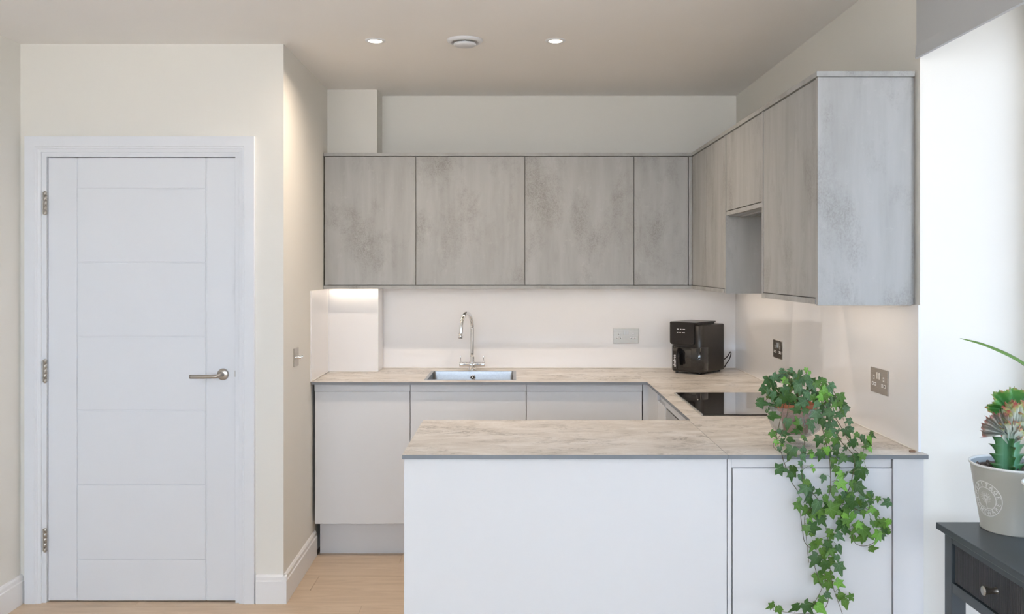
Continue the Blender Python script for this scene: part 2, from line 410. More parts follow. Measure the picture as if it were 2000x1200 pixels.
# windows
def window(n, axis, a, b, z0, z1, p, mull, label):
    w = thing('window_%d' % n, label, None, ((p + 0.03, (a + b) / 2, z0) if axis == 'Y' else ((a + b) / 2, p - 0.03, z0)), kind='structure')
    def bx(u0, u1, v0, v1, w0=0.02, w1=0.08):
        return B(p + w0, p + w1, u0, u1, v0, v1, bev=0.004) if axis == 'Y' else B(u0, u1, p - w1, p - w0, v0, v1, bev=0.004)
    fw = 0.06
    obj('jamb', bx(a, a + fw, z0, z1), M['frame'], w); obj('jamb', bx(b - fw, b, z0, z1), M['frame'], w)
    obj('head', bx(a + fw, b - fw, z1 - fw, z1), M['frame'], w); obj('sill', bx(a + fw, b - fw, z0, z0 + fw), M['frame'], w)
    cuts = [a + fw] + mull + [b - fw]
    for m_ in mull: obj('mullion', bx(m_ - 0.035, m_ + 0.035, z0 + fw, z1 - fw), M['frame'], w)
    for i in range(len(cuts) - 1):
        u0 = cuts[i] + (0.035 if i else 0); u1 = cuts[i + 1] - (0.035 if i < len(cuts) - 2 else 0)
        obj('pane', bx(u0, u1, z0 + fw, z1 - fw, 0.047, 0.051), M['pane_side' if axis == 'Y' else 'pane'], w)
window(1, 'Y', SIDE[0], SIDE[1], SIDE[2], SIDE[3], XW, [1.97], 'tall white framed window at the right edge, behind the grey blind')
for i, w in enumerate(REAR): window(2 + i, 'X', w[0], w[1], w[2], w[3], YR, [(w[0] + w[1]) / 2], 'tall white framed window in the rear wall')

# skirting boards with a stepped top
def skirt(n, pts, label, h=0.128, t=0.017):
    """pts: wall line from a to b, board on its left-hand side"""
    (ax, ay), (bx, by) = pts; d = Vector((bx - ax, by - ay)); L = d.length; d.normalize(); nn = Vector((-d.y, d.x))
    prof = [(0, 0), (t, 0), (t, h - 0.028), (t - 0.004, h - 0.024), (t - 0.004, h - 0.008), (t - 0.009, h), (0, h)]
    vs = []
    for q_ in (0, L):
        for o_, z in prof: vs.append((ax + d.x * q_ + nn.x * o_, ay + d.y * q_ + nn.y * o_, z))
    k = len(prof); fs = [tuple(range(k)), tuple(range(k, 2 * k))] + [(i, (i + 1) % k, k + (i + 1) % k, k + i) for i in range(k)]
    o = struct(obj(n, MB().add(vs, fs), M['skirt'])); o['label'] = label
skirt('baseboard_kitchen', [(-1.044 + 0.0, YD - 0.017), (-1.057, 4.66)][::-1] , 'white stepped skirting board along the kitchen side wall')
skirt('baseboard_door', [(-1.027, YD), (ox1 + 0.066, YD)], 'short white skirting board between door frame and wall corner')
skirt('baseboard_left', [(XL, YD), (XL, YR)], 'white skirting board along the left wall')

# architrave, lining and door
aw = 0.070
def arch_prof():      # (distance from opening edge outwards, depth in front of wall)
    return [(0.0, 0), (0.0, 0.010), (0.014, 0.012), (0.016, 0.015), (0.023, 0.015), (0.025, 0.018), (aw, 0.018), (aw, 0)]
tr = thing('trim_1', 'white moulded architrave around the door', None, ((ox0 + ox1) / 2, YD, 0), kind='structure')
e0 = 0.022  # lining edge left showing
L0, L1, LT = dx0 - 0.004 - 0.018, dx1 + 0.004 + 0.018, dzt + 0.004 + 0.018
pl = arch_prof()
vs = []; k = len(pl)
rings = [lambda d_, e_: (L0 - d_, YD - e_, 0), lambda d_, e_: (L0 - d_, YD - e_, LT + d_), lambda d_, e_: (L1 + d_, YD - e_, LT + d_), lambda d_, e_: (L1 + d_, YD - e_, 0)]
for a_, b_, nm in ((0, 1, 'architrave_leg'), (1, 2, 'architrave_head'), (2, 3, 'architrave_leg')):
    vs = [rings[a_](*p) for p in pl] + [rings[b_](*p) for p in pl]
    fs = [tuple(range(k)), tuple(range(k, 2 * k))] + [(i, (i + 1) % k, k + (i + 1) % k, k + i) for i in range(k)]
    obj(nm, MB().add(vs, fs), M['white'], tr)
ln = MB().box(ox0, dx0 - 0.003, YD - 0.002, YD + 0.13, 0, ozt).box(dx1 + 0.003, ox1, YD - 0.002, YD + 0.13, 0, ozt)
ln.box(dx0 - 0.003, dx1 + 0.003, YD - 0.002, YD + 0.13, dzt + 0.003, ozt)
ln.box(dx0 - 0.003, dx0 + 0.012, YD + 0.056, YD + 0.09, 0, dzt).box(dx1 - 0.012, dx1 + 0.003, YD + 0.056, YD + 0.09, 0, dzt).box(dx0, dx1, YD + 0.056, YD + 0.09, dzt - 0.012, dzt + 0.003)
obj('door_lining', ln, M['white'], tr)
dr = thing('door_1', 'closed white flush door with horizontal grooved panels', None, ((dx0 + dx1) / 2, YD + 0.03, 0), kind='structure')
yf = YD + 0.010
obj('core', B(dx0 + 0.001, dx1 - 0.001, yf + 0.004, yf + 0.044, 0.007, dzt - 0.001), M['white'], dr)
gx = [(151 - CX) / 434, (402.5 - CX) / 434]; g = 0.0022
def dpan(nm, a, b, c_, d_): obj(nm, B(a, b, yf, yf + 0.0045, c_, d_, bev=0.0018), M['white'], dr)
dpan('stile', dx0, gx[0] - g, 0.006, dzt); dpan('stile', gx[1] + g, dx1, 0.006, dzt)
gz = [dzt] + [CZ - (p - CY) / 434 for p in (368.5, 513, 658, 802, 947, 1093)] + [0.006]
for i in range(7): dpan('panel', gx[0] + g, gx[1] - g, gz[i + 1] + (g if i < 6 else 0), gz[i] - (g if i else 0))
for pz in (397.5, 724.5, 1054):
    z = CZ - (pz - CY) / 434; h = obj('hinge', MB().box(dx0 - 0.018, dx0 + 0.001, YD - 0.0035, YD + 0.0005, z - 0.05, z + 0.05), M['nickel'], dr)
    for j in range(5):
        zz = z - 0.055 + j * 0.022
        obj('knuckle', MB().lathe([(0.0045, zz + 0.0008), (0.0062, zz + 0.002), (0.0062, zz + 0.020), (0.0045, zz + 0.0212)], (dx0 - 0.006, YD - 0.0045, 0), 14), M['nickel'], h)
hx, hz = (433 - CX) / 436, CZ - (732.5 - CY) / 436
hd = obj('handle', MB().lathe([(0.0, yf - 0.010), (0.022, yf - 0.010), (0.0255, yf - 0.007), (0.0265, yf), (0.0, yf)], (hx, 0, hz), 36, 'Y'), M['nickel'], dr)
hd['label'] = 'satin nickel lever handle'
lp = smooth_path([(hx, yf - 0.005, hz), (hx, yf - 0.045, hz), (hx - 0.005, yf - 0.056, hz - 0.001), (hx - 0.018, yf - 0.06, hz - 0.003), (hx - 0.07, yf - 0.06, hz - 0.004), (hx - 0.128, yf - 0.06, hz - 0.004)], 5)
obj('lever', MB().tube(lp, 0.0088, 14), M['nickel'], hd)
obj('latch_plate', B(dx1 + 0.0012, dx1 + 0.0032, YD - 0.004, YD + 0.02, hz - 0.01, hz + 0.018), M['nickel'], dr)

# ------------------------------------------------------------------ ceiling fittings
for i, (x, y) in enumerate(DL):
    d = thing('downlight', 'glowing recessed ceiling downlight, %s of the round vent' % ('left' if i == 0 else 'right'), 'light', (x, y, ZC - 0.006), group='ceiling downlights')
    obj('bezel', MB().lathe([(0.030, ZC - 0.0005), (0.028, ZC - 0.003), (0.033, ZC - 0.006), (0.043, ZC - 0.004), (0.046, ZC - 0.0005)], (x, y, 0), 40, cap=False), M['white'], d)
    obj('lens', MB().lathe([(0.0, ZC - 0.0035), (0.0285, ZC - 0.0035), (0.0285, ZC - 0.001), (0, ZC - 0.001)], (x, y, 0), 32, cap=False), M['lamp'], d)
vx, vy = -0.226, 3.93
vt = thing('ceiling_vent', 'round white extract vent between the two downlights', 'vent', (vx, vy, ZC - 0.03))
obj('ring', MB().lathe([(0.056, ZC), (0.056, ZC - 0.010), (0.064, ZC - 0.014), (0.076, ZC - 0.009), (0.080, ZC - 0.0005)], (vx, vy, 0), 48, cap=False), M['white'], vt)
obj('disc', MB().lathe([(0.0, ZC - 0.026), (0.044, ZC - 0.026), (0.050, ZC - 0.022), (0.050, ZC - 0.016), (0.020, ZC - 0.012), (0.006, ZC - 0.001), (0, ZC - 0.001)], (vx, vy, 0), 48, cap=False), M['white'], vt)

# ------------------------------------------------------------------ base cabinets
WT = 0.918; WB = WT - 0.0135         # worktop top and underside
FB = 4.603                            # face of the back run doors
DT, DB = 0.865, 0.18
def base_back(x0, x1, label, gapl=0.0016, gapr=0.0016):
    t = thing('base_cabinet', label, 'cabinet', ((x0 + x1) / 2, 4.9, 0.15), group='white base cabinets along the back wall')
    cq = MB()
    for a in ((x0 + 0.0005, x0 + 0.018, FB + 0.047, YB - 0.012, 0.1785, DT - 0.02), (x1 - 0.018, x1 - 0.0005, FB + 0.047, YB - 0.012, 0.1785, DT - 0.02), (x0 + 0.018, x1 - 0.018, FB + 0.022, YB - 0.012, 0.1785, 0.196), (x0 + 0.018, x1 - 0.018, YB - 0.03, YB - 0.012, 0.196, 0.66)): cq.box(*a)
    obj('carcass', cq, M['gloss'], t)
    d = obj('door', B(x0 + gapl, x1 - gapr, FB, FB + 0.019, DB, DT, bev=0.0015), M['gloss'], t)
    obj('handle_rail', MB().prism([(FB + 0.034, DT - 0.03), (FB + 0.022, DT - 0.004), (FB + 0.022, DT + 0.0008), (FB + 0.0025, DT + 0.0012), (FB + 0.0015, WB - 0.001), (FB + 0.045, WB - 0.001), (FB + 0.045, DT - 0.03)], 'X', x0 + 0.0012, x1 - 0.0012), M['gloss'], t)
    return t
XC = [-1.043, -0.5476, 0.0529, 0.6534]
base_back(XC[0], XC[1], 'white gloss handleless base cabinet at the far left under the worktop', 0.004)
base_back(XC[1], XC[2], 'white gloss handleless base cabinet directly below the sink')
base_back(XC[2], XC[3], 'white gloss handleless base cabinet right of the sink, next to the corner', 0.0016, 0.0028)
# corner unit: short return facing left then a narrow door
FX = 0.684
t = thing('base_cabinet', 'narrow white corner base cabinet between the back run and the oven', 'cabinet', (0.95, 4.5, 0.18))
obj('carcass', B(FX + 0.03, XR - 0.012, 4.09, YB - 0.012, 0.1785, DT - 0.02), M['gloss'], t)
obj('corner_post', MB().box(XC[3] + 0.003, FX + 0.019, FB, FB + 0.018, DB, WB - 0.002).box(FX, FX + 0.018, 4.312, FB, DB, WB - 0.002), M['gloss'], t)
obj('door', B(FX, FX + 0.019, 4.094, 4.309, DB, DT, bev=0.0015), M['gloss'], t)
obj('handle_rail', B(FX + 0.016, FX + 0.04, 4.094, 4.309, DT - 0.02, WB - 0.002), M['gloss'], t)
# oven and its housing
t = thing('oven_housing', 'white housing cabinet that holds the oven under the hob', 'cabinet', (0.95, 3.79, 0.15))
OY0, OY1 = 3.475, 4.068
obj('carcass', MB().box(FX + 0.03, XR - 0.012, 3.445, OY0 - 0.005, 0.15, WB - 0.002).box(FX + 0.03, XR - 0.012, OY1 + 0.005, 4.088, 0.15, WB - 0.002).box(FX + 0.03, XR - 0.012, OY0 - 0.005, OY1 + 0.005, 0.15, 0.255), M['gloss'], t)
obj('top_rail', B(FX + 0.002, FX + 0.020, 3.425, 4.090, 0.866, WB - 0.002), M['gloss'], t)
obj('side_strip', B(FX + 0.002, FX + 0.020, OY1 + 0.003, 4.090, DB, 0.865), M['gloss'], t)
t = thing('oven', 'built-in grey oven below the black hob', 'oven', (0.95, 3.77, 0.26))
obj('body', B(FX + 0.03, XR - 0.06, OY0 + 0.01, OY1 - 0.01, 0.262, 0.846), M['steel'], t)
obj('fascia', B(FX + 0.001, FX + 0.03, OY0, OY1, 0.765, 0.861, bev=0.001), M['steel'], t)
obj('door', B(FX + 0.001, FX + 0.03, OY0, OY1, 0.262, 0.760, bev=0.002), M['fryer_gloss'], t)
hh = obj('handle', MB().tube([(FX - 0.03, OY0 + 0.06, 0.72), (FX - 0.03, OY1 - 0.06, 0.72)], 0.008, 12).tube([(FX + 0.005, OY0 + 0.09, 0.72), (FX - 0.03, OY0 + 0.09, 0.72)], 0.006, 8).tube([(FX + 0.005, OY1 - 0.09, 0.72), (FX - 0.03, OY1 - 0.09, 0.72)], 0.006, 8), M['steel'], t)
for yy in (3.60, 3.94): obj('knob', MB().lathe([(0.020, FX + 0.002), (0.018, FX - 0.018), (0.0, FX - 0.020)], (0, yy, 0.813), 24, 'X', cap=False), M['steel'], t)
# plinths
tag(obj('plinth', B(-1.032, FX + 0.09, 4.69, 4.706, 0.0, 0.176), M['gloss']), 'white recessed plinth board under the back base cabinets', 'plinth')
tag(obj('plinth', B(FX + 0.09, FX + 0.106, 3.43, 4.688, 0.0, 0.148), M['gloss']), 'white recessed plinth board under the oven run', 'plinth')
# peninsula
PF = 2.811
t = thing('peninsula_cabinet', 'long plain white back panel cabinet forming the left of the peninsula', 'cabinet', (0.15, 3.1, 0.0))
obj('carcass', B(-0.350, 0.664, PF + 0.020, 3.40, 0.0, WB - 0.002), M['gloss'], t)
obj('back_panel', B(-0.354, 0.665, PF, PF + 0.018, 0.0, WB - 0.002, bev=0.001), M['gloss'], t)
t = thing('peninsula_cabinet', 'white handleless cabinet with one door behind the trailing ivy', 'cabinet', (0.95, 3.1, 0.0))
obj('carcass', B(0.668, XR - 0.012, PF + 0.034, 3.42, 0.0, DT - 0.01), M['gloss'], t)
obj('filler', B(0.6675, 0.680, PF + 0.002, PF + 0.034, 0.0, WB - 0.002), M['gloss'], t)
obj('door', B(0.6835, 1.1855, PF, PF + 0.019, 0.12, 0.872, bev=0.0015), M['gloss'], t)
obj('handle_rail', MB().prism([(PF + 0.034, 0.84), (PF + 0.022, 0.868), (PF + 0.022, 0.8732), (PF + 0.0035, 0.8742), (PF + 0.002, WB - 0.001), (PF + 0.045, WB - 0.001), (PF + 0.045, 0.84)], 'X', 0.6805, 1.1835), M['gloss'], t)
obj('end_filler', MB().box(1.1885, 1.198, PF - 0.004, PF + 0.034, 0.0, WB - 0.002).box(1.198, XR - 0.001, PF, PF + 0.026, 0.0, WB - 0.002), M['gloss'], t)
obj('plinth_board', B(0.70, 1.17, PF + 0.026, PF + 0.033, 0.0, 0.118), M['gloss'], t)

# ------------------------------------------------------------------ worktop with sink hole
WF = 4.567; PX0 = -0.358; PX1 = 0.664; PY0, PY1 = 2.797, 3.432
SX0, SX1, SY0, SY1 = -0.468, -0.012, 4.652, 5.035
wt = thing('worktop', 'beige marble-effect worktop with grey edge running round the kitchen', 'worktop', (0.1, 4.2, WB))
def slab(nm, boxes):
    m_ = MB()
    for b in boxes: m_.box(b[0], b[1], b[2], b[3], WB, WT, mi=1, top=0)
    return obj(nm, m_, [M['worktop'], M['worktop_edge']], wt)
slab('slab', [(-1.050, SX0, WF, 5.018, ), (-0.781, SX0, 5.018, YB - 0.007), (SX0, SX1, WF, SY0), (SX0, SX1, SY1, YB - 0.007), (SX1, 0.672, WF, YB - 0.007)])
slab('slab', [(0.672, XR - 0.007, YE + 0.002, YB - 0.007), (0.6655, XR + 0.008, PY0, YE + 0.002), (0.6655, 0.672, YE + 0.002, PY1)])
slab('slab', [(PX0, 0.6645, PY0, PY1)])

# sink
sk = thing('sink', 'inset stainless steel sink let into the back worktop', 'sink', ((SX0 + SX1) / 2, (SY0 + SY1) / 2, WT - 0.17))
rim = MB(); r0 = 0.012
rim.box(SX0 - r0, SX1 + r0, SY0 - r0, SY0 + 0.004, WT, WT + 0.002).box(SX0 - r0, SX1 + r0, SY1 - 0.004, SY1 + r0, WT, WT + 0.002)
rim.box(SX0 - r0, SX0 + 0.004, SY0, SY1, WT, WT + 0.002).box(SX1 - 0.004, SX1 + r0, SY0, SY1, WT, WT + 0.002)
obj('rim', rim, M['sink'], sk)
def rrect(x0, x1, y0, y1, r, n=5):
    out = []
    for cx, cy, a0 in ((x1 - r, y1 - r, 0), (x0 + r, y1 - r, 90), (x0 + r, y0 + r, 180), (x1 - r, y0 + r, 270)):
        for i in range(n + 1):
            a = math.radians(a0 + 90 * i / n); out.append((cx + r * math.cos(a), cy + r * math.sin(a)))
    return out
bw = MB(); rings_ = []
for (ins, z, r) in ((0.003, WT + 0.001, 0.012), (0.005, WT - 0.02, 0.016), (0.008, WT - 0.14, 0.03), (0.03, WT - 0.168, 0.04), (0.15, WT - 0.172, 0.03)):
    rings_.append([(x, y, z) for x, y in rrect(SX0 + ins, SX1 - ins, SY0 + ins, SY1 - ins, r)])
n = len(rings_[0]); vs = [p for r in rings_ for p in r]
fs = [(i * n + k, i * n + (k + 1) % n, (i + 1) * n + (k + 1) % n, (i + 1) * n + k) for i in range(len(rings_) - 1) for k in range(n)] + [tuple((len(rings_) - 1) * n + k for k in range(n))]
obj('bowl', bw.add(vs, fs, 0, True), M['sink'], sk)
ofx, ofz = (923 - CX) * 5.02 / F, CZ - (738 - CY) * 5.02 / F
yb_ = SY1 - 0.0062
ov = obj('overflow', MB().lathe([(0.010, yb_ + 0.001), (0.010, yb_ - 0.003), (0.0155, yb_ - 0.004), (0.0165, yb_ + 0.001)], (ofx, 0, ofz), 28, 'Y', cap=False), M['chrome'], sk)
obj('overflow_grille', MB().lathe([(0.0, yb_ - 0.0015), (0.0105, yb_ - 0.0015), (0.0105, yb_ + 0.001), (0, yb_ + 0.001)], (ofx, 0, ofz), 20, 'Y', cap=False), M['dark'], ov)
obj('overflow_hub', MB().lathe([(0.0, yb_ - 0.0045), (0.0045, yb_ - 0.0045), (0.0045, yb_ - 0.001), (0, yb_ - 0.001)], (ofx, 0, ofz), 16, 'Y', cap=False), M['chrome'], ov)
obj('drain', MB().lathe([(0.0, WT - 0.168), (0.032, WT - 0.168), (0.038, WT - 0.1715), (0.0, WT - 0.1715)], (-0.24, 4.84, 0), 28, cap=False), M['chrome'], sk)
# tap
tx, ty = -0.252, 5.105
tp = thing('kitchen_tap', 'chrome swan neck mixer tap with two levers behind the sink', 'tap', (tx, ty, WT))
obj('base', MB().lathe([(0.0255, WT), (0.0255, WT + 0.004), (0.0165, WT + 0.016), (0.0135, WT + 0.022), (0.0135, WT + 0.036)], (tx, ty, 0), 32), M['chrome'], tp)
obj('body', MB().lathe([(0.0, -0.073), (0.0125, -0.073), (0.0132, -0.071), (0.0132, -0.039), (0.0124, -0.038), (0.0132, -0.037), (0.0132, 0.037), (0.0124, 0.038), (0.0132, 0.039), (0.0132, 0.071), (0.0125, 0.073), (0.0, 0.073)], (tx, ty, 0.951), 28, 'X', cap=False), M['chrome'], tp)
obj('collar', MB().lathe([(0.021, 0.958), (0.018, 0.964), (0.0145, 0.974), (0.0145, 0.992), (0.0125, 0.995), (0.0125, 0.997)], (tx, ty, 0), 28), M['chrome'], tp)
for s_ in (-1, 1): obj('lever', MB().lathe([(0.0028, 0.962), (0.0030, 0.998), (0.0022, 1.0)], (tx + s_ * 0.066, ty, 0), 14), M['chrome'], tp)
sp_ = [(tx, ty, 0.995), (tx, ty, 1.08), (tx, ty, 1.155)]
R_ = 0.088; dirv = Vector((-0.30, -0.954, 0)); ce = Vector((tx, ty, 1.160)) + dirv * R_
for i in range(0, 13):
    a = PI * i / 12 * 0.99; sp_.append(tuple(ce - dirv * R_ * math.cos(a) + Vector((0, 0, R_ * math.sin(a)))))
e_ = Vector(sp_[-1]); sp_.append(tuple(e_ + Vector((-0.0015, -0.003, -0.030))))
obj('spout', MB().tube(smooth_path(sp_, 3), 0.0108, 18), M['chrome'], tp)
obj('aerator', MB().tube([e_ + Vector((-0.0015, -0.003, -0.024)), e_ + Vector((-0.003, -0.005, -0.052))], 0.0118, 18), M['chrome'], tp)

# hob
HX0, HX1, HY0, HY1 = 0.735, 1.250, 3.532, 4.150
hb = thing('induction_hob', 'black glass induction hob set in the right worktop', 'hob', ((HX0 + HX1) / 2, (HY0 + HY1) / 2, WT))
obj('glass', B(HX0 + 0.006, HX1, HY0, HY1, WT + 0.0005, WT + 0.006, bev=0.0015), M['hob'], hb)
obj('trim', B(HX0, HX0 + 0.006, HY0, HY1, WT + 0.0003, WT + 0.0058, bev=0.001), M['steel'], hb)

# ------------------------------------------------------------------ splashbacks
SB, ST = WT + 0.001, 1.3865
def splash(label, mb_, seal=None):
    t = thing('splashback', label, 'splashback', tuple(sum((v for v in mb_.v), Vector()) / len(mb_.v)))
    obj('glass_panel', mb_, M['glass_white'], t)
    if seal: obj('sealant', seal, M['sealant'], t)
    return t
G = 0.006
splash('wide white glass splashback behind the tap and the air fryer', B(-0.776, XR - G, YB - G, YB - 0.0005, SB, ST), B(-0.776, XR - G, YB - G - 0.003, YB - G, SB, SB + 0.003))
splash('white glass splashback panel on the boxed column, in front of the wide one', B(-1.058, -0.779, 5.024 - G, 5.0235, SB, ST), B(-1.05, -0.777, 5.024 - G - 0.003, 5.024 - G, SB, SB + 0.003))
splash('thin sliver of white glass on the right side of the boxed column', B(-0.7825, -0.777, 5.019, YB - G - 0.0005, SB, ST))
mb = MB(); mb.prism([(-1.0555, WF + 0.004), (-1.0495, WF + 0.004), (-1.0575, 5.017), (-1.0635, 5.017)], 'Z', SB, ST)
splash('white glass splashback panel on the left side wall of the kitchen', mb, MB().prism([(-1.0495, WF + 0.004), (-1.0465, WF + 0.004), (-1.0545, 5.017), (-1.0575, 5.017)], 'Z', SB, SB + 0.003))
splash('long white glass splashback on the right wall with two sockets', B(XR - G, XR - 0.0005, YE + 0.002, YB - G - 0.0005, SB, ST), B(XR - G - 0.003, XR - G, YE + 0.004, YB - G, SB, SB + 0.003))
tag(obj('edge_strip', B(XR - 0.0065, XR + 0.001, YE - 0.002, YE + 0.0015, SB, ST), M['white']), 'thin white edge trim at the near end of the right splashback', 'trim')

# ------------------------------------------------------------------ wall cabinets
CB, CT = 1.409, 2.116; ZB0, ZB1, ZT0, ZT1 = 1.388, 1.4065, 2.119, 2.136
YW = 4.902; XF = 0.969
g = 0.0018
def wall_back(x0, x1, label):
    t = thing('wall_cabinet', label, 'cabinet', ((x0 + x1) / 2, 5.05, CB), group='concrete-effect wall cabinets')
    obj('carcass', B(x0 + 0.0004, x1 - 0.0004, YW + 0.0195, min(YB, 9) - 0.001 if x0 > -0.6 else 5.022, ZB1 + 0.0006, ZT0 - 0.0006), M['carcass'], t)
    obj('door', B(x0 + g, x1 - g, YW, YW + 0.019, CB, CT, bev=0.001), M['concrete'], t)
XW_ = [-1.055, -0.552, 0.048, 0.648, 0.949]
lab = ['concrete-effect wall cabinet at the far left, below the boxed column', 'wide concrete-effect wall cabinet above the tap', 'wide concrete-effect wall cabinet above the plug socket, right of the one over the tap', 'narrow concrete-effect wall cabinet at the right end of the back run']
for i in range(4): wall_back(XW_[i], XW_[i + 1] if i < 3 else 0.9475, lab[i])
def wall_right(y0, y1, z0, label, split=None, depth0=0.0195):
    t = thing('wall_cabinet', label, 'cabinet', (1.12, (y0 + y1) / 2, z0), group='concrete-effect wall cabinets')
    obj('carcass', B(XF + depth0, XR - 0.001, y0 + 0.0004, y1 - 0.0004, z0 - 0.0024, ZT0 - 0.0006), M['carcass'], t)
    ys = [y0] + ([split] if split else []) + [y1]
    for a, b in zip(ys[:-1], ys[1:]): obj('door', B(XF, XF + 0.019, a + g, b - g, z0, CT, bev=0.001), M['concrete'], t)
    return t
cr = wall_right(4.135, 4.900, CB, 'concrete-effect corner wall cabinet with two narrow doors, left of the hood', 4.545)
obj('corner_post', B(0.9505, XF - 0.0005, YW + 0.002, YW + 0.019, CB, CT), M['concrete'], cr)
hc = wall_right(3.512, 4.110, 1.767, 'short concrete-effect wall cabinet over the extractor hood')
wall_right(2.877, 3.490, CB, 'large concrete-effect wall cabinet at the near end by the window')
CC = 'concrete-effect '
tag(obj('side_panel', B(XF - 0.002, XR - 0.007, 4.1125, 4.1325, ZB0 - 0.002, ZT0 - 0.001), M['concrete']), CC + 'side panel framing the far side of the hood recess', 'panel')
tag(obj('side_panel', B(XF - 0.002, XR - 0.007, 3.4925, 3.5095, ZB0 - 0.002, ZT0 - 0.001), M['concrete']), CC + 'side panel framing the near side of the hood recess', 'panel')
ep = thing('end_panel', CC + 'end panel of the wall cabinets, pale in the window light', 'panel', (1.12, 2.866, ZB0))
obj('board', B(XF - 0.002, XR - 0.019, 2.857, 2.875, ZB0 - 0.0035, ZT0 - 0.001, bev=0.0008), M['concrete'], ep)
obj('scribe', B(XR - 0.0185, XR - 0.0095, 2.866, 2.875, ZB0, ZT0 - 0.001), M['concrete'], ep)
tag(obj('top_panel', MB().prism([(XW_[0] - 0.004, YW - 0.006), (XF - 0.006, YW - 0.006), (XF - 0.006, 2.853), (XR - 0.0095, 2.853), (XR - 0.0095, YB - 0.001), (-0.780, YB - 0.001), (-0.780, 5.022), (XW_[0] - 0.004, 5.022)], 'Z', ZT0, ZT1), M['concrete']), CC + 'top board running over all the wall cabinets', 'panel')
tag(obj('pelmet', MB().prism([(XW_[0] - 0.004, YW - 0.006), (XF - 0.006, YW - 0.006), (XF - 0.006, 4.134), (XR - 0.007, 4.134), (XR - 0.007, YB - 0.007), (-0.776, YB - 0.007), (-0.776, 5.017), (XW_[0] + 0.004, 5.017)], 'Z', ZB0, ZB1), M['concrete']), CC + 'lower light board under the back and corner wall cabinets', 'panel')
tag(obj('pelmet', B(XF - 0.004, XR - 0.007, 2.8755, 3.4915, ZB0, ZB1), M['concrete']), CC + 'lower light board under the large cabinet by the window', 'panel')
# hood
hd = thing('extractor_hood', 'slim grey extractor hood under the short wall cabinet', 'hood', (1.12, 3.81, 1.72))
obj('body', B(XF + 0.012, XR - 0.01, 3.5115, 4.1115, 1.742, 1.7635), M['steel'], hd)
obj('front_lip', B(XF + 0.001, XF + 0.011, 3.5115, 4.1115, 1.7455, 1.7635), M['concrete'], hd)
for j in range(9):
    xx = XF + 0.05 + j * 0.026
    obj('filter_slat', B(xx, xx + 0.018, 3.56, 4.06, 1.736, 1.742), M['steel'], hd)
# LED strips
def strip(label, bx_, ax):
    s_ = thing('led_strip', label, 'light', ((bx_[0] + bx_[1]) / 2, (bx_[2] + bx_[3]) / 2, ZB0), group='under-cabinet strip lights')
    obj('diffuser', B(*bx_, ZB0 - 0.0016, ZB0 - 0.0003), M['led'], s_)
    obj('channel', MB().box(bx_[0] - (0.0015 if ax == 'Y' else 0), bx_[0] - (0.0001 if ax == 'Y' else -0.001), bx_[2], bx_[3], ZB0 - 0.0018, ZB0 - 0.0003) if ax == 'Y' else B(bx_[0], bx_[1], bx_[2] - 0.0015, bx_[2] - 0.0001, ZB0 - 0.0018, ZB0 - 0.0003), M['steel'], s_)
strip('warm glowing light strip under the back run of wall cabinets', (-1.04, 1.15, 4.985, 4.993), 'X')
strip('warm glowing light strip under the corner wall cabinet', (1.150, 1.158, 4.15, 4.95), 'Y')
strip('warm glowing light strip under the large cabinet by the window', (1.150, 1.158, 2.89, 3.48), 'Y')

# ------------------------------------------------------------------ sockets and switch
def socket_mesh(root, face, sw_mat):
    """local frame: plate in the x-z plane, front face at y=-0.004"""
    obj('plate', B(-0.0735, 0.0735, -0.004, 0, -0.0435, 0.0435, bev=0.001), M['plate'], root, local=True)
    for sx in (-1, 1):
        obj('switch', B(sx * 0.009 - 0.0055, sx * 0.009 + 0.0055, -0.0075, -0.0038, 0.006, 0.032, bev=0.001), sw_mat, root, local=True)
        cx = sx * 0.041
        for (dx, dz, w, h) in ((0, 0.010, 0.0052, 0.0075), (-0.011, -0.013, 0.007, 0.0062), (0.011, -0.013, 0.007, 0.0062)):
            ins = obj('pin_insert', B(cx + dx - w, cx + dx + w, -0.0048, -0.0036, dz - h, dz + h, bev=0.0004), M['pin_white'], root, local=True)
            obj('pin_hole', B(cx + dx - w * 0.45, cx + dx + w * 0.45, -0.0053, -0.0045, dz - h * 0.38, dz + h * 0.38), M['dark'], ins, local=False) if False else None
            hm = B(-w * 0.42, w * 0.42, -0.0007, 0.0003, h * 0.62, h * 1.38)
            obj('pin_hole', hm, M['dark'], ins, local=True)
s1 = thing('wall_socket', 'brushed steel double socket on the back splashback', 'socket', (0.641, YB - G - 0.0002, 1.1055)); socket_mesh(s1, 'Y', M['nickel'])
s2 = thing('wall_socket', 'brushed steel double socket on the right splashback, near the air fryer', 'socket', (XR - G - 0.0002, 4.352, 1.106), -PI / 2); socket_mesh(s2, 'X', M['chrome'])
s3 = thing('wall_socket', 'brushed steel double socket on the right splashback, above the ivy', 'socket', (XR - G - 0.0002, 3.137, 1.106), -PI / 2); socket_mesh(s3, 'X', M['chrome'])
sy = 4.235; sxw = -1.044 - 0.024 * (sy - YD) / (YB - YD)
sw = thing('light_switch', 'square steel dimmer switch with two knobs on the white side wall', 'switch', (sxw + 0.0006, sy, CZ - 0.428), PI / 2)
obj('plate', B(-0.0435, 0.0435, -0.0045, 0, -0.0435, 0.0435, bev=0.001), M['plate'], sw, local=True)
for dx in (-0.018, 0.018):
    obj('knob', MB().lathe([(0.0085, -0.004), (0.0085, -0.009), (0.0075, -0.010), (0.0075, -0.030), (0.0065, -0.032), (0, -0.032)], (dx, 0, 0), 24, 'Y', cap=False), M['chrome'], sw, local=True)

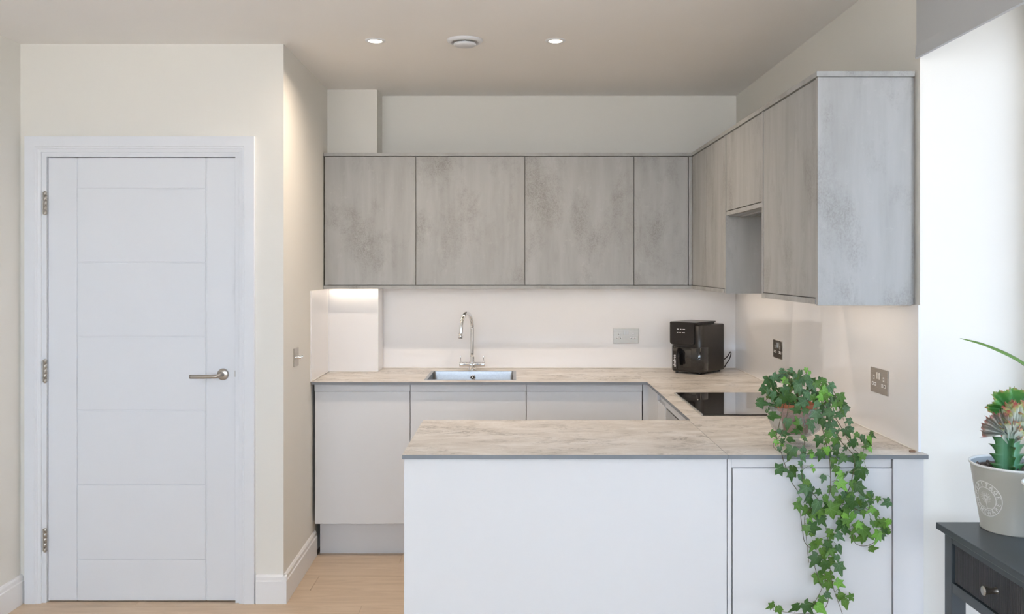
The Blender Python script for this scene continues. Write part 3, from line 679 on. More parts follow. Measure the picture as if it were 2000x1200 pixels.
# ------------------------------------------------------------------ air fryer
def text_mesh(s, size, ext=0.0004, align='CENTER'):
    cu = bpy.data.curves.new('t', 'FONT'); cu.body = s; cu.size = size; cu.extrude = ext; cu.align_x = align; cu.align_y = 'CENTER'
    cu.resolution_u = 3; cu.offset = size * 0.012
    o = bpy.data.objects.new('t', cu); C.objects.link(o); bpy.context.view_layer.update()
    me = bpy.data.meshes.new_from_object(o.evaluated_get(bpy.context.evaluated_depsgraph_get()))
    vs = [v.co.copy() for v in me.vertices]; fs = [list(p.vertices) for p in me.polygons]
    bpy.data.objects.remove(o); bpy.data.curves.remove(cu); bpy.data.meshes.remove(me)
    return vs, fs
fw, fd = 0.200, 0.272
fr = thing('air_fryer', 'black air fryer with drawer handle in the worktop corner', 'air fryer', (1.024, 5.013, WT), math.radians(-42))
def rprism(x0, x1, y0, y1, r, z0, z1, bev=0.004):
    """upright block with rounded corners and softened top/bottom edges"""
    m_ = MB(); rr = []
    for ins, z in ((bev, z0), (0, z0 + bev), (0, z1 - bev), (bev, z1)):
        rr.append([(x, y, z) for x, y in rrect(x0 + ins, x1 - ins, y0 + ins, y1 - ins, max(r - ins, 0.001), 6)])
    n = len(rr[0]); vs = [p for q_ in rr for p in q_]
    fs = [(i * n + k, i * n + (k + 1) % n, (i + 1) * n + (k + 1) % n, (i + 1) * n + k) for i in range(3) for k in range(n)]
    m_.add(vs, fs, 0, True); m_.add(rr[0], [tuple(range(n))[::-1]]); m_.add(rr[-1], [tuple(range(n))]); return m_
obj('body', rprism(-fw / 2, fw / 2, -fd / 2 + 0.003, fd / 2, 0.032, 0.012, 0.270), M['fryer'], fr, local=True)
obj('drawer', rprism(-fw / 2 - 0.001, fw / 2 + 0.001, -fd / 2 - 0.001, -fd / 2 + 0.10, 0.034, 0.020, 0.150, 0.002), M['fryer_gloss'], fr, local=True)
# control panel: rounded lower corners, proud of the front
px0, px1 = -fw / 2 + 0.006, fw / 2 - 0.040
out = [(px0, 0.284), (px0, 0.178)]
for i in range(7): a = math.radians(180 + 90 * i / 6); out.append((px0 + 0.014 + 0.014 * math.cos(a), 0.176 + 0.014 * math.sin(a)))
for i in range(7): a = math.radians(270 + 90 * i / 6); out.append((px1 - 0.014 + 0.014 * math.cos(a), 0.176 + 0.014 * math.sin(a)))
out += [(px1, 0.284)]
cp = obj('control_panel', MB().prism(out, 'Y', -fd / 2 - 0.009, -fd / 2 + 0.03), M['fryer_panel'], fr, local=True, bevel=0.0015)
im = MB()
for zz, ws in ((0.247, (0.012, 0.008, 0.015)), (0.228, (0.007, 0.011, 0.016))):
    xx = -0.047
    for w_ in ws: im.box(xx, xx + w_, -fd / 2 - 0.0098, -fd / 2 - 0.0088, zz - 0.0014, zz + 0.0014); xx += w_ + 0.008
ic = obj('panel_symbols', im, M['print'], fr, local=True)
obj('lid', MB().prism(rrect(-fw / 2 + 0.005, fw / 2 - 0.030, -fd / 2 - 0.010, fd / 2 - 0.055, 0.010, 4), 'Z', 0.2815, 0.2865), M['fryer'], fr, local=True, bevel=0.001)
obj('lid_riser', MB().prism(rrect(-fw / 2 + 0.012, fw / 2 - 0.038, -fd / 2 + 0.02, fd / 2 - 0.065, 0.008, 4), 'Z', 0.268, 0.282), M['fryer'], fr, local=True)
for j in range(4):
    yy = -0.075 + j * 0.040
    obj('vent_slot', B(fw / 2 - 0.0385, fw / 2 - 0.0372, yy, yy + 0.026, 0.272, 0.2795), M['dark'], fr, local=True)
for sx in (-1, 1):
    for sy_ in (-1, 1):
        obj('foot', MB().lathe([(0.0075, 0.0), (0.0085, 0.003), (0.0085, 0.013)], (sx * (fw / 2 - 0.028), sy_ * (fd / 2 - 0.030), 0), 16), M['dark'], fr, local=True)
# window in the drawer
obj('drawer_window', rprism(-0.012, 0.038, -fd / 2 - 0.0022, -fd / 2 + 0.01, 0.001, 0.040, 0.142, 0.001), M['hob'], fr, local=True)
hxx = -0.042
hp = MB().prism([(-fd / 2 - 0.001, 0.144), (-fd / 2 - 0.032, 0.144), (-fd / 2 - 0.044, 0.128), (-fd / 2 - 0.040, 0.030), (-fd / 2 - 0.032, 0.026), (-fd / 2 - 0.026, 0.034), (-fd / 2 - 0.026, 0.112), (-fd / 2 - 0.020, 0.120), (-fd / 2 - 0.001, 0.120)], 'X', hxx - 0.0145, hxx + 0.0145)
hn = obj('handle', hp, M['fryer'], fr, local=True, bevel=0.003)
vs, fs = text_mesh('chefree', 0.0225, 0.0003)
# lettering reads upwards on the slanted handle face
tv = []
for v in vs:
    z = 0.074 + v.x; yy = -fd / 2 - 0.040 - 0.004 * (z - 0.030) / 0.098 - 0.0010 - v.z
    tv.append((hxx - v.y, yy, z))
obj('lettering', MB().add(tv, fs), M['print'], fr, local=True)
cb = smooth_path([(fw / 2 - 0.03, fd / 2 - 0.004, 0.06), (fw / 2 - 0.022, fd / 2 + 0.008, 0.062), (fw / 2 + 0.008, fd / 2 + 0.002, 0.084), (fw / 2 + 0.030, fd / 2 - 0.012, 0.108), (fw / 2 + 0.040, fd / 2 - 0.020, 0.112), (fw / 2 + 0.042, fd / 2 - 0.022, 0.098), (fw / 2 + 0.028, fd / 2 - 0.018, 0.066), (fw / 2 + 0.004, fd / 2 - 0.006, 0.042), (fw / 2 - 0.016, fd / 2 + 0.006, 0.02), (fw / 2 - 0.05, fd / 2 + 0.006, 0.005)], 6)
obj('power_cable', MB().tube(cb, 0.0028, 8), M['dark'], fr, local=True)

# ------------------------------------------------------------------ roller blind
bl = thing('roller_blind', 'grey fabric roller blind at the top right of the window', 'blind', (1.268, 1.3, 2.17))
BX, BY0, BY1, BZ = 1.268, -0.9, 2.822, 2.168
obj('fabric', B(BX, BX + 0.0012, BY0, BY1, BZ + 0.042, 2.47), M['blind'], bl)
obj('hem_bar', MB().prism([(BX - 0.003, BZ + 0.002), (BX + 0.004, BZ), (BX + 0.006, BZ + 0.003), (BX + 0.004, BZ + 0.038), (BX + 0.0012, BZ + 0.043), (BX - 0.001, BZ + 0.043)], 'Y', BY0, BY1 + 0.003), M['blind'], bl)
obj('roller', MB().lathe([(0.018, BY0), (0.018, BY1)], (BX - 0.014, 0, 2.475), 24, 'Y'), M['blind'], bl)

# ------------------------------------------------------------------ console table
TX0, TX1, TY0, TY1, TZ = 1.247, 1.585, 1.58, 2.648, 0.75
ct = thing('console_table', 'dark slate grey console table with reeded drawers at the lower right', 'table', ((TX0 + TX1) / 2, (TY0 + TY1) / 2, 0))
obj('tabletop', B(TX0, TX1, TY0, TY1, TZ - 0.019, TZ, bev=0.002), M['table'], ct)
obj('moulding', B(TX0 + 0.012, TX1 - 0.006, TY0 + 0.012, TY1 - 0.012, TZ - 0.027, TZ - 0.0195, bev=0.002), M['table'], ct)
LX0 = TX0 + 0.018; LY1 = TY1 - 0.018; lw = 0.042
for (a, b) in ((LX0, LY1 - lw), (LX0, TY0 + 0.018), (TX1 - lw - 0.01, LY1 - lw), (TX1 - lw - 0.01, TY0 + 0.018)):
    obj('leg', B(a, a + lw, b, b + lw, 0, TZ - 0.0275, bev=0.0015), M['table'], ct)
mid = (TY0 + 0.018 + lw + LY1 - lw) / 2
ya, yb2 = TY0 + 0.018 + lw, LY1 - lw
obj('top_rail', B(LX0 + 0.002, LX0 + 0.02, ya, yb2, 0.7045, TZ - 0.0275), M['table'], ct)
obj('bottom_rail', B(LX0 + 0.002, LX0 + 0.02, ya, yb2, 0.562, 0.5905), M['table'], ct)
obj('divider', B(LX0 + 0.002, LX0 + 0.02, mid - 0.012, mid + 0.012, 0.5905, 0.7045), M['table'], ct)
obj('case', MB().box(LX0 + 0.03, TX1 - 0.02, ya - 0.02, yb2 + 0.02, 0.5925, 0.597).box(LX0 + lw, TX1 - lw - 0.01, TY0 + 0.022, TY0 + 0.04, 0.562, TZ - 0.028).box(LX0 + lw, TX1 - lw - 0.01, LY1 - 0.02, LY1 - 0.004, 0.562, TZ - 0.028).box(TX1 - 0.04, TX1 - 0.022, ya, yb2, 0.562, TZ - 0.028), M['table'], ct)
for (a, b) in ((mid + 0.012, yb2), (ya, mid - 0.012)):
    d = obj('drawer', B(LX0 + 0.010, LX0 + 0.028, a + 0.003, b - 0.003, 0.5925, 0.7025), M['dark'], ct)  # black board puts the shade between the reeds into its colour
    rm = MB(); nn = int((b - a - 0.006) / 0.0088); p_ = (b - a - 0.008) / nn
    for j in range(nn):
        yc = a + 0.004 + (j + 0.5) * p_; pts = [(LX0 + 0.0102, yc - p_ * 0.40)]
        for k_ in range(1, 4): an = PI * k_ / 4; pts.append((LX0 + 0.0102 - 0.0038 * math.sin(an), yc - p_ * 0.40 * math.cos(an)))
        pts.append((LX0 + 0.0102, yc + p_ * 0.40)); rm.prism(pts, 'Z', 0.5945, 0.7005)
    r_ = obj('reeding', rm, M['reed'], d); r_['kind'] = 'stuff'
    kz = 0.651; ky = (a + b) / 2
    kb = obj('knob', MB().lathe([(0.0095, LX0 + 0.006), (0.0070, LX0 - 0.002), (0.0078, LX0 - 0.012), (0.0118, LX0 - 0.026), (0.0124, LX0 - 0.029), (0.0116, LX0 - 0.0305), (0.0, LX0 - 0.0305)], (0, ky, kz), 28, 'X', cap=False), M['nickel'], d)

# ------------------------------------------------------------------ cactus pot
def pot(c, z0, h, rb, rt, name, label, cat):
    t = thing(name, label, cat, (c[0], c[1], z0))
    pr = [(0.0, z0 + 0.004), (rb - 0.004, z0 + 0.004), (rb - 0.003, z0), (rb + 0.0015, z0), (rb + 0.002, z0 + 0.003), (rb, z0 + 0.006), (rt, z0 + h - 0.006)]
    obj('pot_wall', MB().lathe(pr, (c[0], c[1], 0), 56, cap=False), M['pot_paint'], t)
    zt = z0 + h
    obj('rim', MB().lathe([(rt, zt - 0.007), (rt + 0.004, zt - 0.004), (rt + 0.0035, zt), (rt - 0.001, zt), (rt - 0.003, zt - 0.005)], (c[0], c[1], 0), 56, cap=False), M['pot_white'], t)
    obj('liner', MB().lathe([(rt - 0.002, zt - 0.003), (rt - 0.008, zt - 0.035)], (c[0], c[1], 0), 56, cap=False), M['zinc'], t)
    return t
pc = (1.436, 2.575); ph, prb, prt = 0.192, 0.084, 0.112
pt = pot(pc, TZ + 0.0003, ph, prb, prt, 'plant_pot', 'beige enamel pot with white round emblem on the console table', 'pot')
# emblem: wrapped round the cone
em_ang = math.radians(-119 - 44); em_z = CZ - (980 - CY) * 2.5 / F
em_z = 0.846
def on_pot(u, v, lift=0.0):
    z = em_z + v; r = prb + (prt - prb) * (z - TZ) / ph + lift; a = em_ang + u / 0.1
    return (pc[0] + r * math.cos(a), pc[1] + r * math.sin(a), z)
em = MB()
def ring(r0_, r1_, n=64):
    vs = []; 
    for k_ in range(n):
        a = 2 * PI * k_ / n
        for r, lf in ((r0_, 0.0001), ((r0_ + r1_) / 2, 0.0010), (r1_, 0.0001)): vs.append(on_pot(r * math.cos(a), r * math.sin(a), lf))
    fs = []
    for k_ in range(n):
        j = (k_ + 1) % n
        fs += [(3 * k_, 3 * j, 3 * j + 1, 3 * k_ + 1), (3 * k_ + 1, 3 * j + 1, 3 * j + 2, 3 * k_ + 2)]
    em.add(vs, fs, 0, True)
ring(0.0485, 0.0510); ring(0.0315, 0.0340)
def arc_text(s, r, mid_deg, span, flip=False):
    for i, ch in enumerate(s):
        f = (i / (len(s) - 1) - 0.5) * span
        ang = math.radians(mid_deg - f if not flip else mid_deg + f)
        vs, fs = text_mesh(ch, 0.0165, 0.0002)
        out_ = []
        rot = ang - PI / 2 if not flip else ang + PI / 2
        for v in vs:
            x = v.x * math.cos(rot) - v.y * math.sin(rot) + r * math.cos(ang); y_ = v.x * math.sin(rot) + v.y * math.cos(rot) + r * math.sin(ang)
            out_.append(on_pot(x, y_, 0.0006 + v.z))
        em.add(out_, fs)
arc_text('HERITAGE', 0.0412, 90, 150); arc_text('HOMEWARE', 0.0412, -90, 150, True)
def seg(a, b, w):
    a = Vector(a); b = Vector(b); d = (b - a).normalized(); nn = Vector((-d.y, d.x)) * w
    em.add([on_pot(*(a - nn), 0.0001), on_pot(*(a + nn), 0.0001), on_pot(*(b + nn * 0.5), 0.0006), on_pot(*(b - nn * 0.5), 0.0006)], [(0, 1, 2, 3)])
seg((0.002, -0.026), (0, 0.002), 0.0014)
for k_ in range(18):
    a = 2 * PI * k_ / 18 + 0.1; seg((0.004 * math.cos(a), 0.004 + 0.004 * math.sin(a)), (0.019 * math.cos(a), 0.004 + 0.018 * math.sin(a)), 0.0008)
seg((-0.018, -0.024), (0, -0.029), 0.001); seg((0, -0.029), (0.018, -0.024), 0.001)
o = obj('emblem', em, M['pot_white'], pt, fixn=False); o['label'] = 'white embossed round emblem with lettering'
# soil with chips
sz = TZ + ph - 0.020
sl = MB(); NS = 28; vs = [(pc[0], pc[1], sz)]; fs = []
for i in range(1, 9):
    for k_ in range(NS):
        a = 2 * PI * k_ / NS; r = (prt - 0.007) * i / 8
        p = Vector((pc[0] + r * math.cos(a), pc[1] + r * math.sin(a), sz)); p.z += 0.006 * noise.noise(p * 60); vs.append(p)
for k_ in range(NS): fs.append((0, 1 + k_, 1 + (k_ + 1) % NS))
for i in range(7):
    for k_ in range(NS):
        a, b = 1 + i * NS + k_, 1 + i * NS + (k_ + 1) % NS; fs.append((a, a + NS, b + NS, b))
o = obj('soil', MB().add(vs, fs, 0, True), M['soil'], pt); o['kind'] = 'stuff'
ch = MB(); rc = random.Random(3)
for i in range(150):
    a = rc.uniform(0, 2 * PI); r = (prt - 0.014) * math.sqrt(rc.random()); s_ = rc.uniform(0.003, 0.008)
    cpt = Vector((pc[0] + r * math.cos(a), pc[1] + r * math.sin(a), sz + 0.003)); R3 = Matrix.Rotation(rc.uniform(0, 6), 3, Vector((rc.random(), rc.random(), rc.random() + 0.1)).normalized())
    vv = [cpt + R3 @ Vector((x * s_, y * s_ * 0.6, z * s_ * 0.4)) for x in (-1, 1) for y in (-1, 1) for z in (-1, 1)]
    ch.add(vv, [(0, 1, 3, 2), (4, 6, 7, 5), (0, 4, 5, 1), (2, 3, 7, 6), (0, 2, 6, 4), (1, 5, 7, 3)])
o = obj('bark_chips', ch, M['chip'], pt); o['kind'] = 'stuff'
# grafted cactus
def cactmat(name, stops, scale, bump=0.4):
    m = mat(name, (0.1, 0.3, 0.1), 0.45); q = N(m)
    at_ = q.n('ShaderNodeAttribute', attribute_name='edge'); h = q.noise(q.coords(), scale, 5, 0.6)
    f = q.math('ADD', at_.outputs['Fac'], q.math('MULTIPLY', q.math('SUBTRACT', h, 0.5), 0.5))
    q.l(q.ramp(f, stops), q.b.inputs['Base Color']); q.bump(h, bump, 0.003); return m
M['cact'] = cactmat('cactus_green', [(0.0, (0.10, 0.30, 0.17)), (0.45, (0.055, 0.19, 0.07)), (0.8, (0.035, 0.13, 0.03)), (1.0, (0.12, 0.05, 0.03))], 25)
M['crest_grey'] = cactmat('crest_grey', [(0.0, (0.30, 0.36, 0.31)), (0.5, (0.36, 0.33, 0.28)), (0.85, (0.30, 0.20, 0.15)), (1.0, (0.40, 0.14, 0.12))], 70)
M['crest_pale'] = cactmat('crest_pale', [(0.0, (0.42, 0.55, 0.47)), (0.55, (0.66, 0.70, 0.62)), (0.82, (0.45, 0.52, 0.20)), (1.0, (0.55, 0.12, 0.12))], 60)
M['crest_green'] = cactmat('crest_green', [(0.0, (0.04, 0.20, 0.06)), (0.6, (0.08, 0.27, 0.05)), (0.9, (0.20, 0.36, 0.08)), (1.0, (0.50, 0.25, 0.12))], 40)
def attr(o, vals):
    a = o.data.attributes.new('edge', 'FLOAT', 'POINT'); a.data.foreach_set('value', vals)
cc = thing('cactus', 'grafted coral cactus with pale ruffled crest in the beige pot', 'cactus', (pc[0] - 0.005, pc[1], sz))
stc = Vector((1.414, 2.560, sz - 0.004)); SH = 0.100
vs = []; vals = []; NR = 48; NA = 60
ribs = [math.radians(-90 - 8), math.radians(-90 - 8 + 100), math.radians(180 - 12)]
for i in range(NR + 1):
    t = i / NR; z = t * SH
    for k_ in range(NA):
        a = 2 * PI * k_ / NA; w = 0; 
        for j, rb_ in enumerate(ribs):
            d = abs((a - rb_ + PI) % (2 * PI) - PI); w = max(w, math.exp(-(d / 0.30) ** 2))
        ph_ = (t * 3.6 + 0.15) % 1.0
        tooth = (ph_ ** 2.2) * (1 if ph_ < 0.93 else (1 - ph_) / 0.07)
        r = 0.016 + w * 0.018 + w ** 3 * 0.022 * tooth * (1.0 if t < 0.97 else 0.8)
        vs.append((stc.x + r * math.cos(a), stc.y + r * math.sin(a), stc.z + z + 0.005 * w ** 3 * tooth)); vals.append(min(1, w * (0.7 + 0.3 * tooth)) if w > 0.5 else w * 0.8)
fs = [(i * NA + k_, i * NA + (k_ + 1) % NA, (i + 1) * NA + (k_ + 1) % NA, (i + 1) * NA + k_) for i in range(NR) for k_ in range(NA)] + [tuple(NR * NA + k_ for k_ in range(NA))]
o = obj('stem', MB().add(vs, fs, 0, True), M['cact'], cc); attr(o, vals)
def crest(nm, base, width, height, ang, waves, amp, m_, seed, fan=0.5, teeth=26, lean=(0, 0), label=None):
    """a thick ruffled fan: narrow foot, wavy knobbly upper edge"""
    rr_ = random.Random(seed); NU, NV = 84, 14; vs = []; vals = []; th = 0.006
    ph0 = rr_.uniform(0, 6); base = Vector(base); ca, sa = math.cos(ang), math.sin(ang)
    side = []
    for s_ in (-1, 1):
        for i in range(NU + 1):
            u = i / NU * 2 - 1
            for j in range(NV + 1):
                v = j / NV
                phi = u * (0.5 + fan) * 1.5
                rad = v * height * (1 - 0.18 * u * u)
                x = math.sin(phi) * rad * width / height * 0.8 + u * width * 0.12
                z = math.cos(phi) * rad
                fold = amp * v ** 0.7 * math.sin(u * waves * PI + ph0 + 1.2 * math.sin(u * 3 + seed))
                knob = 0.0
                if v > 0.80: knob = 0.5 + 0.5 * math.sin(u * teeth * PI)
                grow = 1 + 0.10 * (v > 0.93) * (knob - 0.5)
                lx, ly, lz = x * grow, fold + s_ * th * (1.0 - 0.55 * v) * (1 if 0 < i < NU else 0.2), z * grow
                ly += 0.004 * noise.noise(Vector((x * 90, seed, z * 90)))
                lx += 0.004 * noise.noise(Vector((x * 80, seed + 5, z * 80)))
                p = base + Vector((lx * ca - ly * sa + lean[0] * v, lx * sa + ly * ca + lean[1] * v, lz))
                vs.append(p); vals.append(min(1.0, max(0, v ** 1.5 * 0.72 + (0.3 * knob if v > 0.86 else 0))))
    W = NV + 1; H = (NU + 1) * W; fs = []
    for i in range(NU):
        for j in range(NV):
            a = i * W + j; fs.append((a, a + W, a + W + 1, a + 1)); b = a + H; fs.append((b, b + 1, b + W + 1, b + W))
        a = i * W + NV; fs.append((a, a + W, a + W + H, a + H)); a = i * W; fs.append((a, a + H, a + W + H, a + W))
    for i in (0, NU):
        for j in range(NV): a = i * W + j; fs.append((a, a + 1, a + 1 + H, a + H))
    mb_ = MB().add(vs, fs, 0, True)
    # little spines along the edge
    sp = []
    for k_ in range(teeth * 2):
        i = int((k_ + 0.5) / (teeth * 2) * NU); p = (vs[i * W + NV] + vs[H + i * W + NV]) / 2; q0 = (vs[i * W + NV - 3] + vs[H + i * W + NV - 3]) / 2
        d = (p - q0).normalized(); sd = Vector((ca, sa, 0)) * 0.0016; yd = Vector((-sa, ca, 0)) * 0.0016
        mb_.add([p + sd - d * .001, p - sd - d * .001, p + yd - d * .001, p - yd - d * .001, p + d * 0.0055], [(0, 2, 4), (2, 1, 4), (1, 3, 4), (3, 0, 4)]); vals += [0.8, 0.8, 0.8, 0.8, 1.0]
    o = obj(nm, mb_, m_, cc); attr(o, vals)
    if label: o['label'] = label
    return o
top = stc + Vector((0, 0, SH))
crest('crest', top + Vector((0.010, 0.0, -0.012)), 0.060, 0.115, 0.2, 8, 0.024, M['crest_pale'], 1, 0.25, 22, (0.004, -0.012), 'pale green and pink central crest')
crest('crest', top + Vector((-0.004, -0.008, 0.012)), 0.060, 0.062, -0.35, 9, 0.019, M['crest_grey'], 2, 0.75, 20, (-0.030, -0.012), 'grey brown crest lobe on the left')
crest('crest', top + Vector((0.040, -0.004, 0.010)), 0.070, 0.105, 0.6, 8, 0.022, M['crest_pale'], 3, 0.5, 20, (0.025, -0.01))
crest('crest', top + Vector((0.022, 0.016, 0.075)), 0.085, 0.062, 0.05, 6, 0.016, M['crest_green'], 4, 0.85, 24, (0.004, 0.012), 'deep green upper crest')
crest('crest', top + Vector((-0.002, -0.016, -0.016)), 0.040, 0.070, -0.9, 4, 0.012, M['crest_pale'], 5, 0.3, 14, (0.002, -0.012))

# second pot at the frame's edge
pc2 = (1.400, 2.30)
p2 = pot(pc2, TZ + 0.0003, 0.196, 0.058, 0.080, 'plant_pot', 'beige pot cut off by the right edge, nearer than the cactus pot', 'pot')
o = obj('soil', MB().lathe([(0.0, TZ + 0.172), (0.074, TZ + 0.172), (0.072, TZ + 0.16), (0, TZ + 0.16)], (pc2[0], pc2[1], 0), 28, cap=False), M['soil'], p2); o['kind'] = 'stuff'
lf = thing('strap_leaf_plant', 'plant whose long green strap leaf arches in from the right edge', 'plant', (pc2[0], pc2[1], TZ + 0.172))
def strap(pts, wid):
    P = smooth_path(pts, 8); vs = []; n = len(P)
    for i, p in enumerate(P):
        t = i / (n - 1); w = wid * min(1, (1 - t) * 3.2 + 0.001) ** 0.8 * (0.75 + 0.25 * math.sin(min(1, t * 1.5) * PI))
        tg = (P[min(i + 1, n - 1)] - P[max(i - 1, 0)]).normalized()
        sd = tg.cross(Vector((0.35, 0, 1))); sd.normalize(); sd = Vector((0.05, 0.80, 0.60)) - tg * tg.dot(Vector((0.05, 0.80, 0.60))); sd.normalize(); nr = sd.cross(tg)
        for o_, l_ in ((-1, 0.0), (-0.5, -0.0015), (0, -0.003), (0.5, -0.0015), (1, 0.0), (0, -0.0052)): vs.append(p + sd * w * o_ + nr * (l_ if nr.z > 0 else -l_) * min(1, w / wid * 1.2))
    fs = [(i * 6 + k_, i * 6 + (k_ + 1) % 6, i * 6 + 6 + (k_ + 1) % 6, i * 6 + 6 + k_) for i in range(n - 1) for k_ in range(6)]
    return MB().add(vs, fs, 0, True)
x_, y_ = pc2; zz = TZ + 0.168
a1 = at(1874, 661, 2.28); a2 = at(1928, 676, 2.29); a3 = at(1999, 710, 2.30)
obj('leaf', strap([(x_ + 0.02, y_, zz), (x_ + 0.035, y_, zz + 0.12), (x_ - 0.01, y_, zz + 0.27), a3, a2, a1], 0.0125), M['blade'], lf)
obj('leaf', strap([(x_ + 0.025, y_ - 0.02, zz), (x_ + 0.06, y_ - 0.06, zz + 0.15), (x_ + 0.10, y_ - 0.16, zz + 0.22), (x_ + 0.12, y_ - 0.26, zz + 0.20)], 0.014), M['blade'], lf)
obj('leaf', strap([(x_ + 0.03, y_ + 0.0, zz), (x_ + 0.08, y_ - 0.0, zz + 0.18), (x_ + 0.13, y_ - 0.02, zz + 0.26), (x_ + 0.16, y_ - 0.06, zz + 0.27)], 0.014), M['blade'], lf)

# ------------------------------------------------------------------ ivy in a terracotta pot inside a footed glass bowl
ic_ = (0.930, 2.962)
gb = thing('glass_bowl', 'clear footed glass bowl holding the ivy pot on the peninsula', 'bowl', (ic_[0], ic_[1], WT))
z0 = WT + 0.0003
outer = [(0.0, z0), (0.050, z0), (0.052, z0 + 0.003), (0.030, z0 + 0.008), (0.012, z0 + 0.014), (0.011, z0 + 0.022), (0.024, z0 + 0.028), (0.055, z0 + 0.036), (0.078, z0 + 0.055), (0.090, z0 + 0.085), (0.096, z0 + 0.125), (0.098, z0 + 0.130), (0.095, z0 + 0.131)]
inner = [(0.093, z0 + 0.125), (0.087, z0 + 0.086), (0.075, z0 + 0.058), (0.053, z0 + 0.040), (0.0, z0 + 0.034)]
obj('bowl', MB().lathe(outer[4:] + inner, (ic_[0], ic_[1], 0), 48, cap=False), M['bowl'], gb)
obj('foot', MB().lathe(outer[:5] + [(0.0, z0 + 0.014)], (ic_[0], ic_[1], 0), 40, cap=False), M['bowl'], gb)
tpz = z0 + 0.0405
pz_ = [(0.0, tpz), (0.038, tpz), (0.0525, tpz + 0.072), (0.0625, tpz + 0.072), (0.0640, tpz + 0.074), (0.0650, tpz + 0.096), (0.0630, tpz + 0.098), (0.0590, tpz + 0.097), (0.0570, tpz + 0.086), (0.0, tpz + 0.086)]
tc_ = thing('flower_pot', 'small terracotta flower pot standing in the glass bowl', 'pot', (ic_[0], ic_[1], tpz))
obj('pot_wall', MB().lathe(pz_[:-2] + [(0.0550, tpz + 0.078)], (ic_[0], ic_[1], 0), 48, cap=False), M['terracotta'], tc_)
o = obj('soil', MB().lathe([(0.0566, tpz + 0.084), (0.03, tpz + 0.088), (0.0, tpz + 0.089)], (ic_[0], ic_[1], 0), 32, cap=False), M['soil'], tc_); o['kind'] = 'stuff'
iv = thing('ivy', 'green ivy spilling from the terracotta pot and trailing over the peninsula edge', 'plant', (ic_[0], ic_[1], tpz + 0.09))

A = [(400,130,80,1),(465,110,60,1),(465,145,60,1),(560,160,90,1),(620,120,45,3),(655,150,50,3),(335,205,110,1),(260,250,130,0),(405,220,70,3),(230,320,110,0),(440,240,60,2),(510,180,60,1),(540,240,90,1),(590,230,100,1),(530,300,110,1),(590,340,90,1),(640,200,80,1),(660,240,90,1),(690,290,90,1),(740,270,90,2),(780,220,80,2),(790,290,90,2),(830,340,110,3),(860,270,90,1),(870,320,90,1),(440,330,130,0),(300,380,120,1),(350,440,90,0),(210,440,130,0),(450,400,140,0),(370,330,80,0),(510,410,90,0),(570,440,130,1),(640,370,100,1),(700,400,90,2),(760,400,90,3),(720,460,90,1),(820,400,80,2),(840,470,100,1),(880,420,90,1),(910,470,80,2),(890,520,90,1),(780,500,90,0),(820,540,100,0),(930,560,90,1),(250,510,50,0),(320,570,130,0),(510,500,100,0),(540,610,110,2),(440,650,120,0),(610,530,80,0),(720,575,120,1),(660,650,90,1),(680,690,90,1),(780,640,110,0),(850,600,90,0),(830,670,90,0),(910,650,80,1),(960,460,70,2),(1010,510,90,1),(1030,620,80,1),(1045,690,80,1),(1030,740,110,0),(880,730,110,1),(820,750,110,2),(740,820,120,0),(820,820,80,2),(930,820,110,2),(900,880,90,0),(1110,760,80,2),(1155,785,50,1),(1250,800,90,3),(1200,870,70,2),(1255,900,60,3),(1000,890,60,1),(1070,850,70,1),(310,750,90,2),(375,730,80,1),(430,740,80,0),(330,830,60,3),(385,860,50,3),(365,900,60,1),(400,800,60,0),(480,800,80,0),(510,715,80,0),(570,700,80,0),(600,770,50,2),(620,800,50,1),(465,875,50,3),(465,940,140,0),(610,920,100,1),(600,980,90,1),(660,930,60,2),(690,960,50,3),(760,960,110,0),(790,900,60,3),(850,930,100,0),(920,940,80,0),(970,990,110,0),(1085,985,140,0),(1165,970,90,2),(900,1010,70,2),(395,1090,130,0),(500,1110,110,0),(480,1160,110,0),(570,1040,60,1),(580,1110,40,0),(675,1055,40,3),(695,1100,50,3),(590,1180,100,1),(880,1060,60,0),(920,1110,100,2),(950,1150,100,3),(1010,1150,80,0),(1130,1150,160,0),(1170,1090,60,3),(1220,1130,50,1)]
T2 = [(400,270,130,1),(350,230,100,1),(465,250,60,0),(385,190,80,2),(665,200,100,3),(585,245,90,2),(800,235,110,1),(740,200,80,3),(540,310,90,2),(620,320,90,2),(320,310,50,2),(690,290,80,1),(710,345,110,0),(800,330,80,2),(820,300,60,1),(410,330,90,0),(320,370,80,2),(370,400,90,2),(455,375,120,1),(410,420,80,2),(550,380,90,0),(615,400,130,2),(500,430,80,0),(510,480,100,0),(440,440,60,2),(700,410,80,2),(740,450,100,3),(790,380,80,1),(690,440,60,3),(410,490,70,3),(380,550,80,2),(455,530,100,0),(430,580,50,2),(640,520,100,0),(650,600,80,1),(700,550,100,0),(765,540,120,2),(700,490,80,2),(800,520,80,3),(800,610,110,2),(860,570,140,2),(935,610,110,3),(910,500,80,2),(970,500,90,2),(925,425,70,2),(870,285,60,2),(940,310,50,2),(880,330,40,2),(950,560,40,3),(430,680,100,2),(470,650,80,2),(520,725,90,2),(585,725,70,2),(640,700,80,1),(440,790,110,0),(520,770,70,2),(560,790,80,2),(520,840,110,0),(625,775,70,1),(645,860,110,1),(540,910,100,2),(490,940,110,2),(550,990,90,2),(555,1060,70,1),(650,970,80,3),(515,1090,80,2),(665,1075,90,2),(715,1065,70,2),(690,1130,80,2),(400,1160,110,0),(455,1140,70,2),(500,1165,100,3),(285,1160,100,0),(95,1145,80,2),(170,1180,80,2),(640,1020,40,2)]
spots = [(1450 + x / 5, 700 + y / 5, s_ / 5, c_) for x, y, s_, c_ in A] + [(1480 + x / 4, 900 + y / 4, s_ / 4, c_) for x, y, s_, c_ in T2]
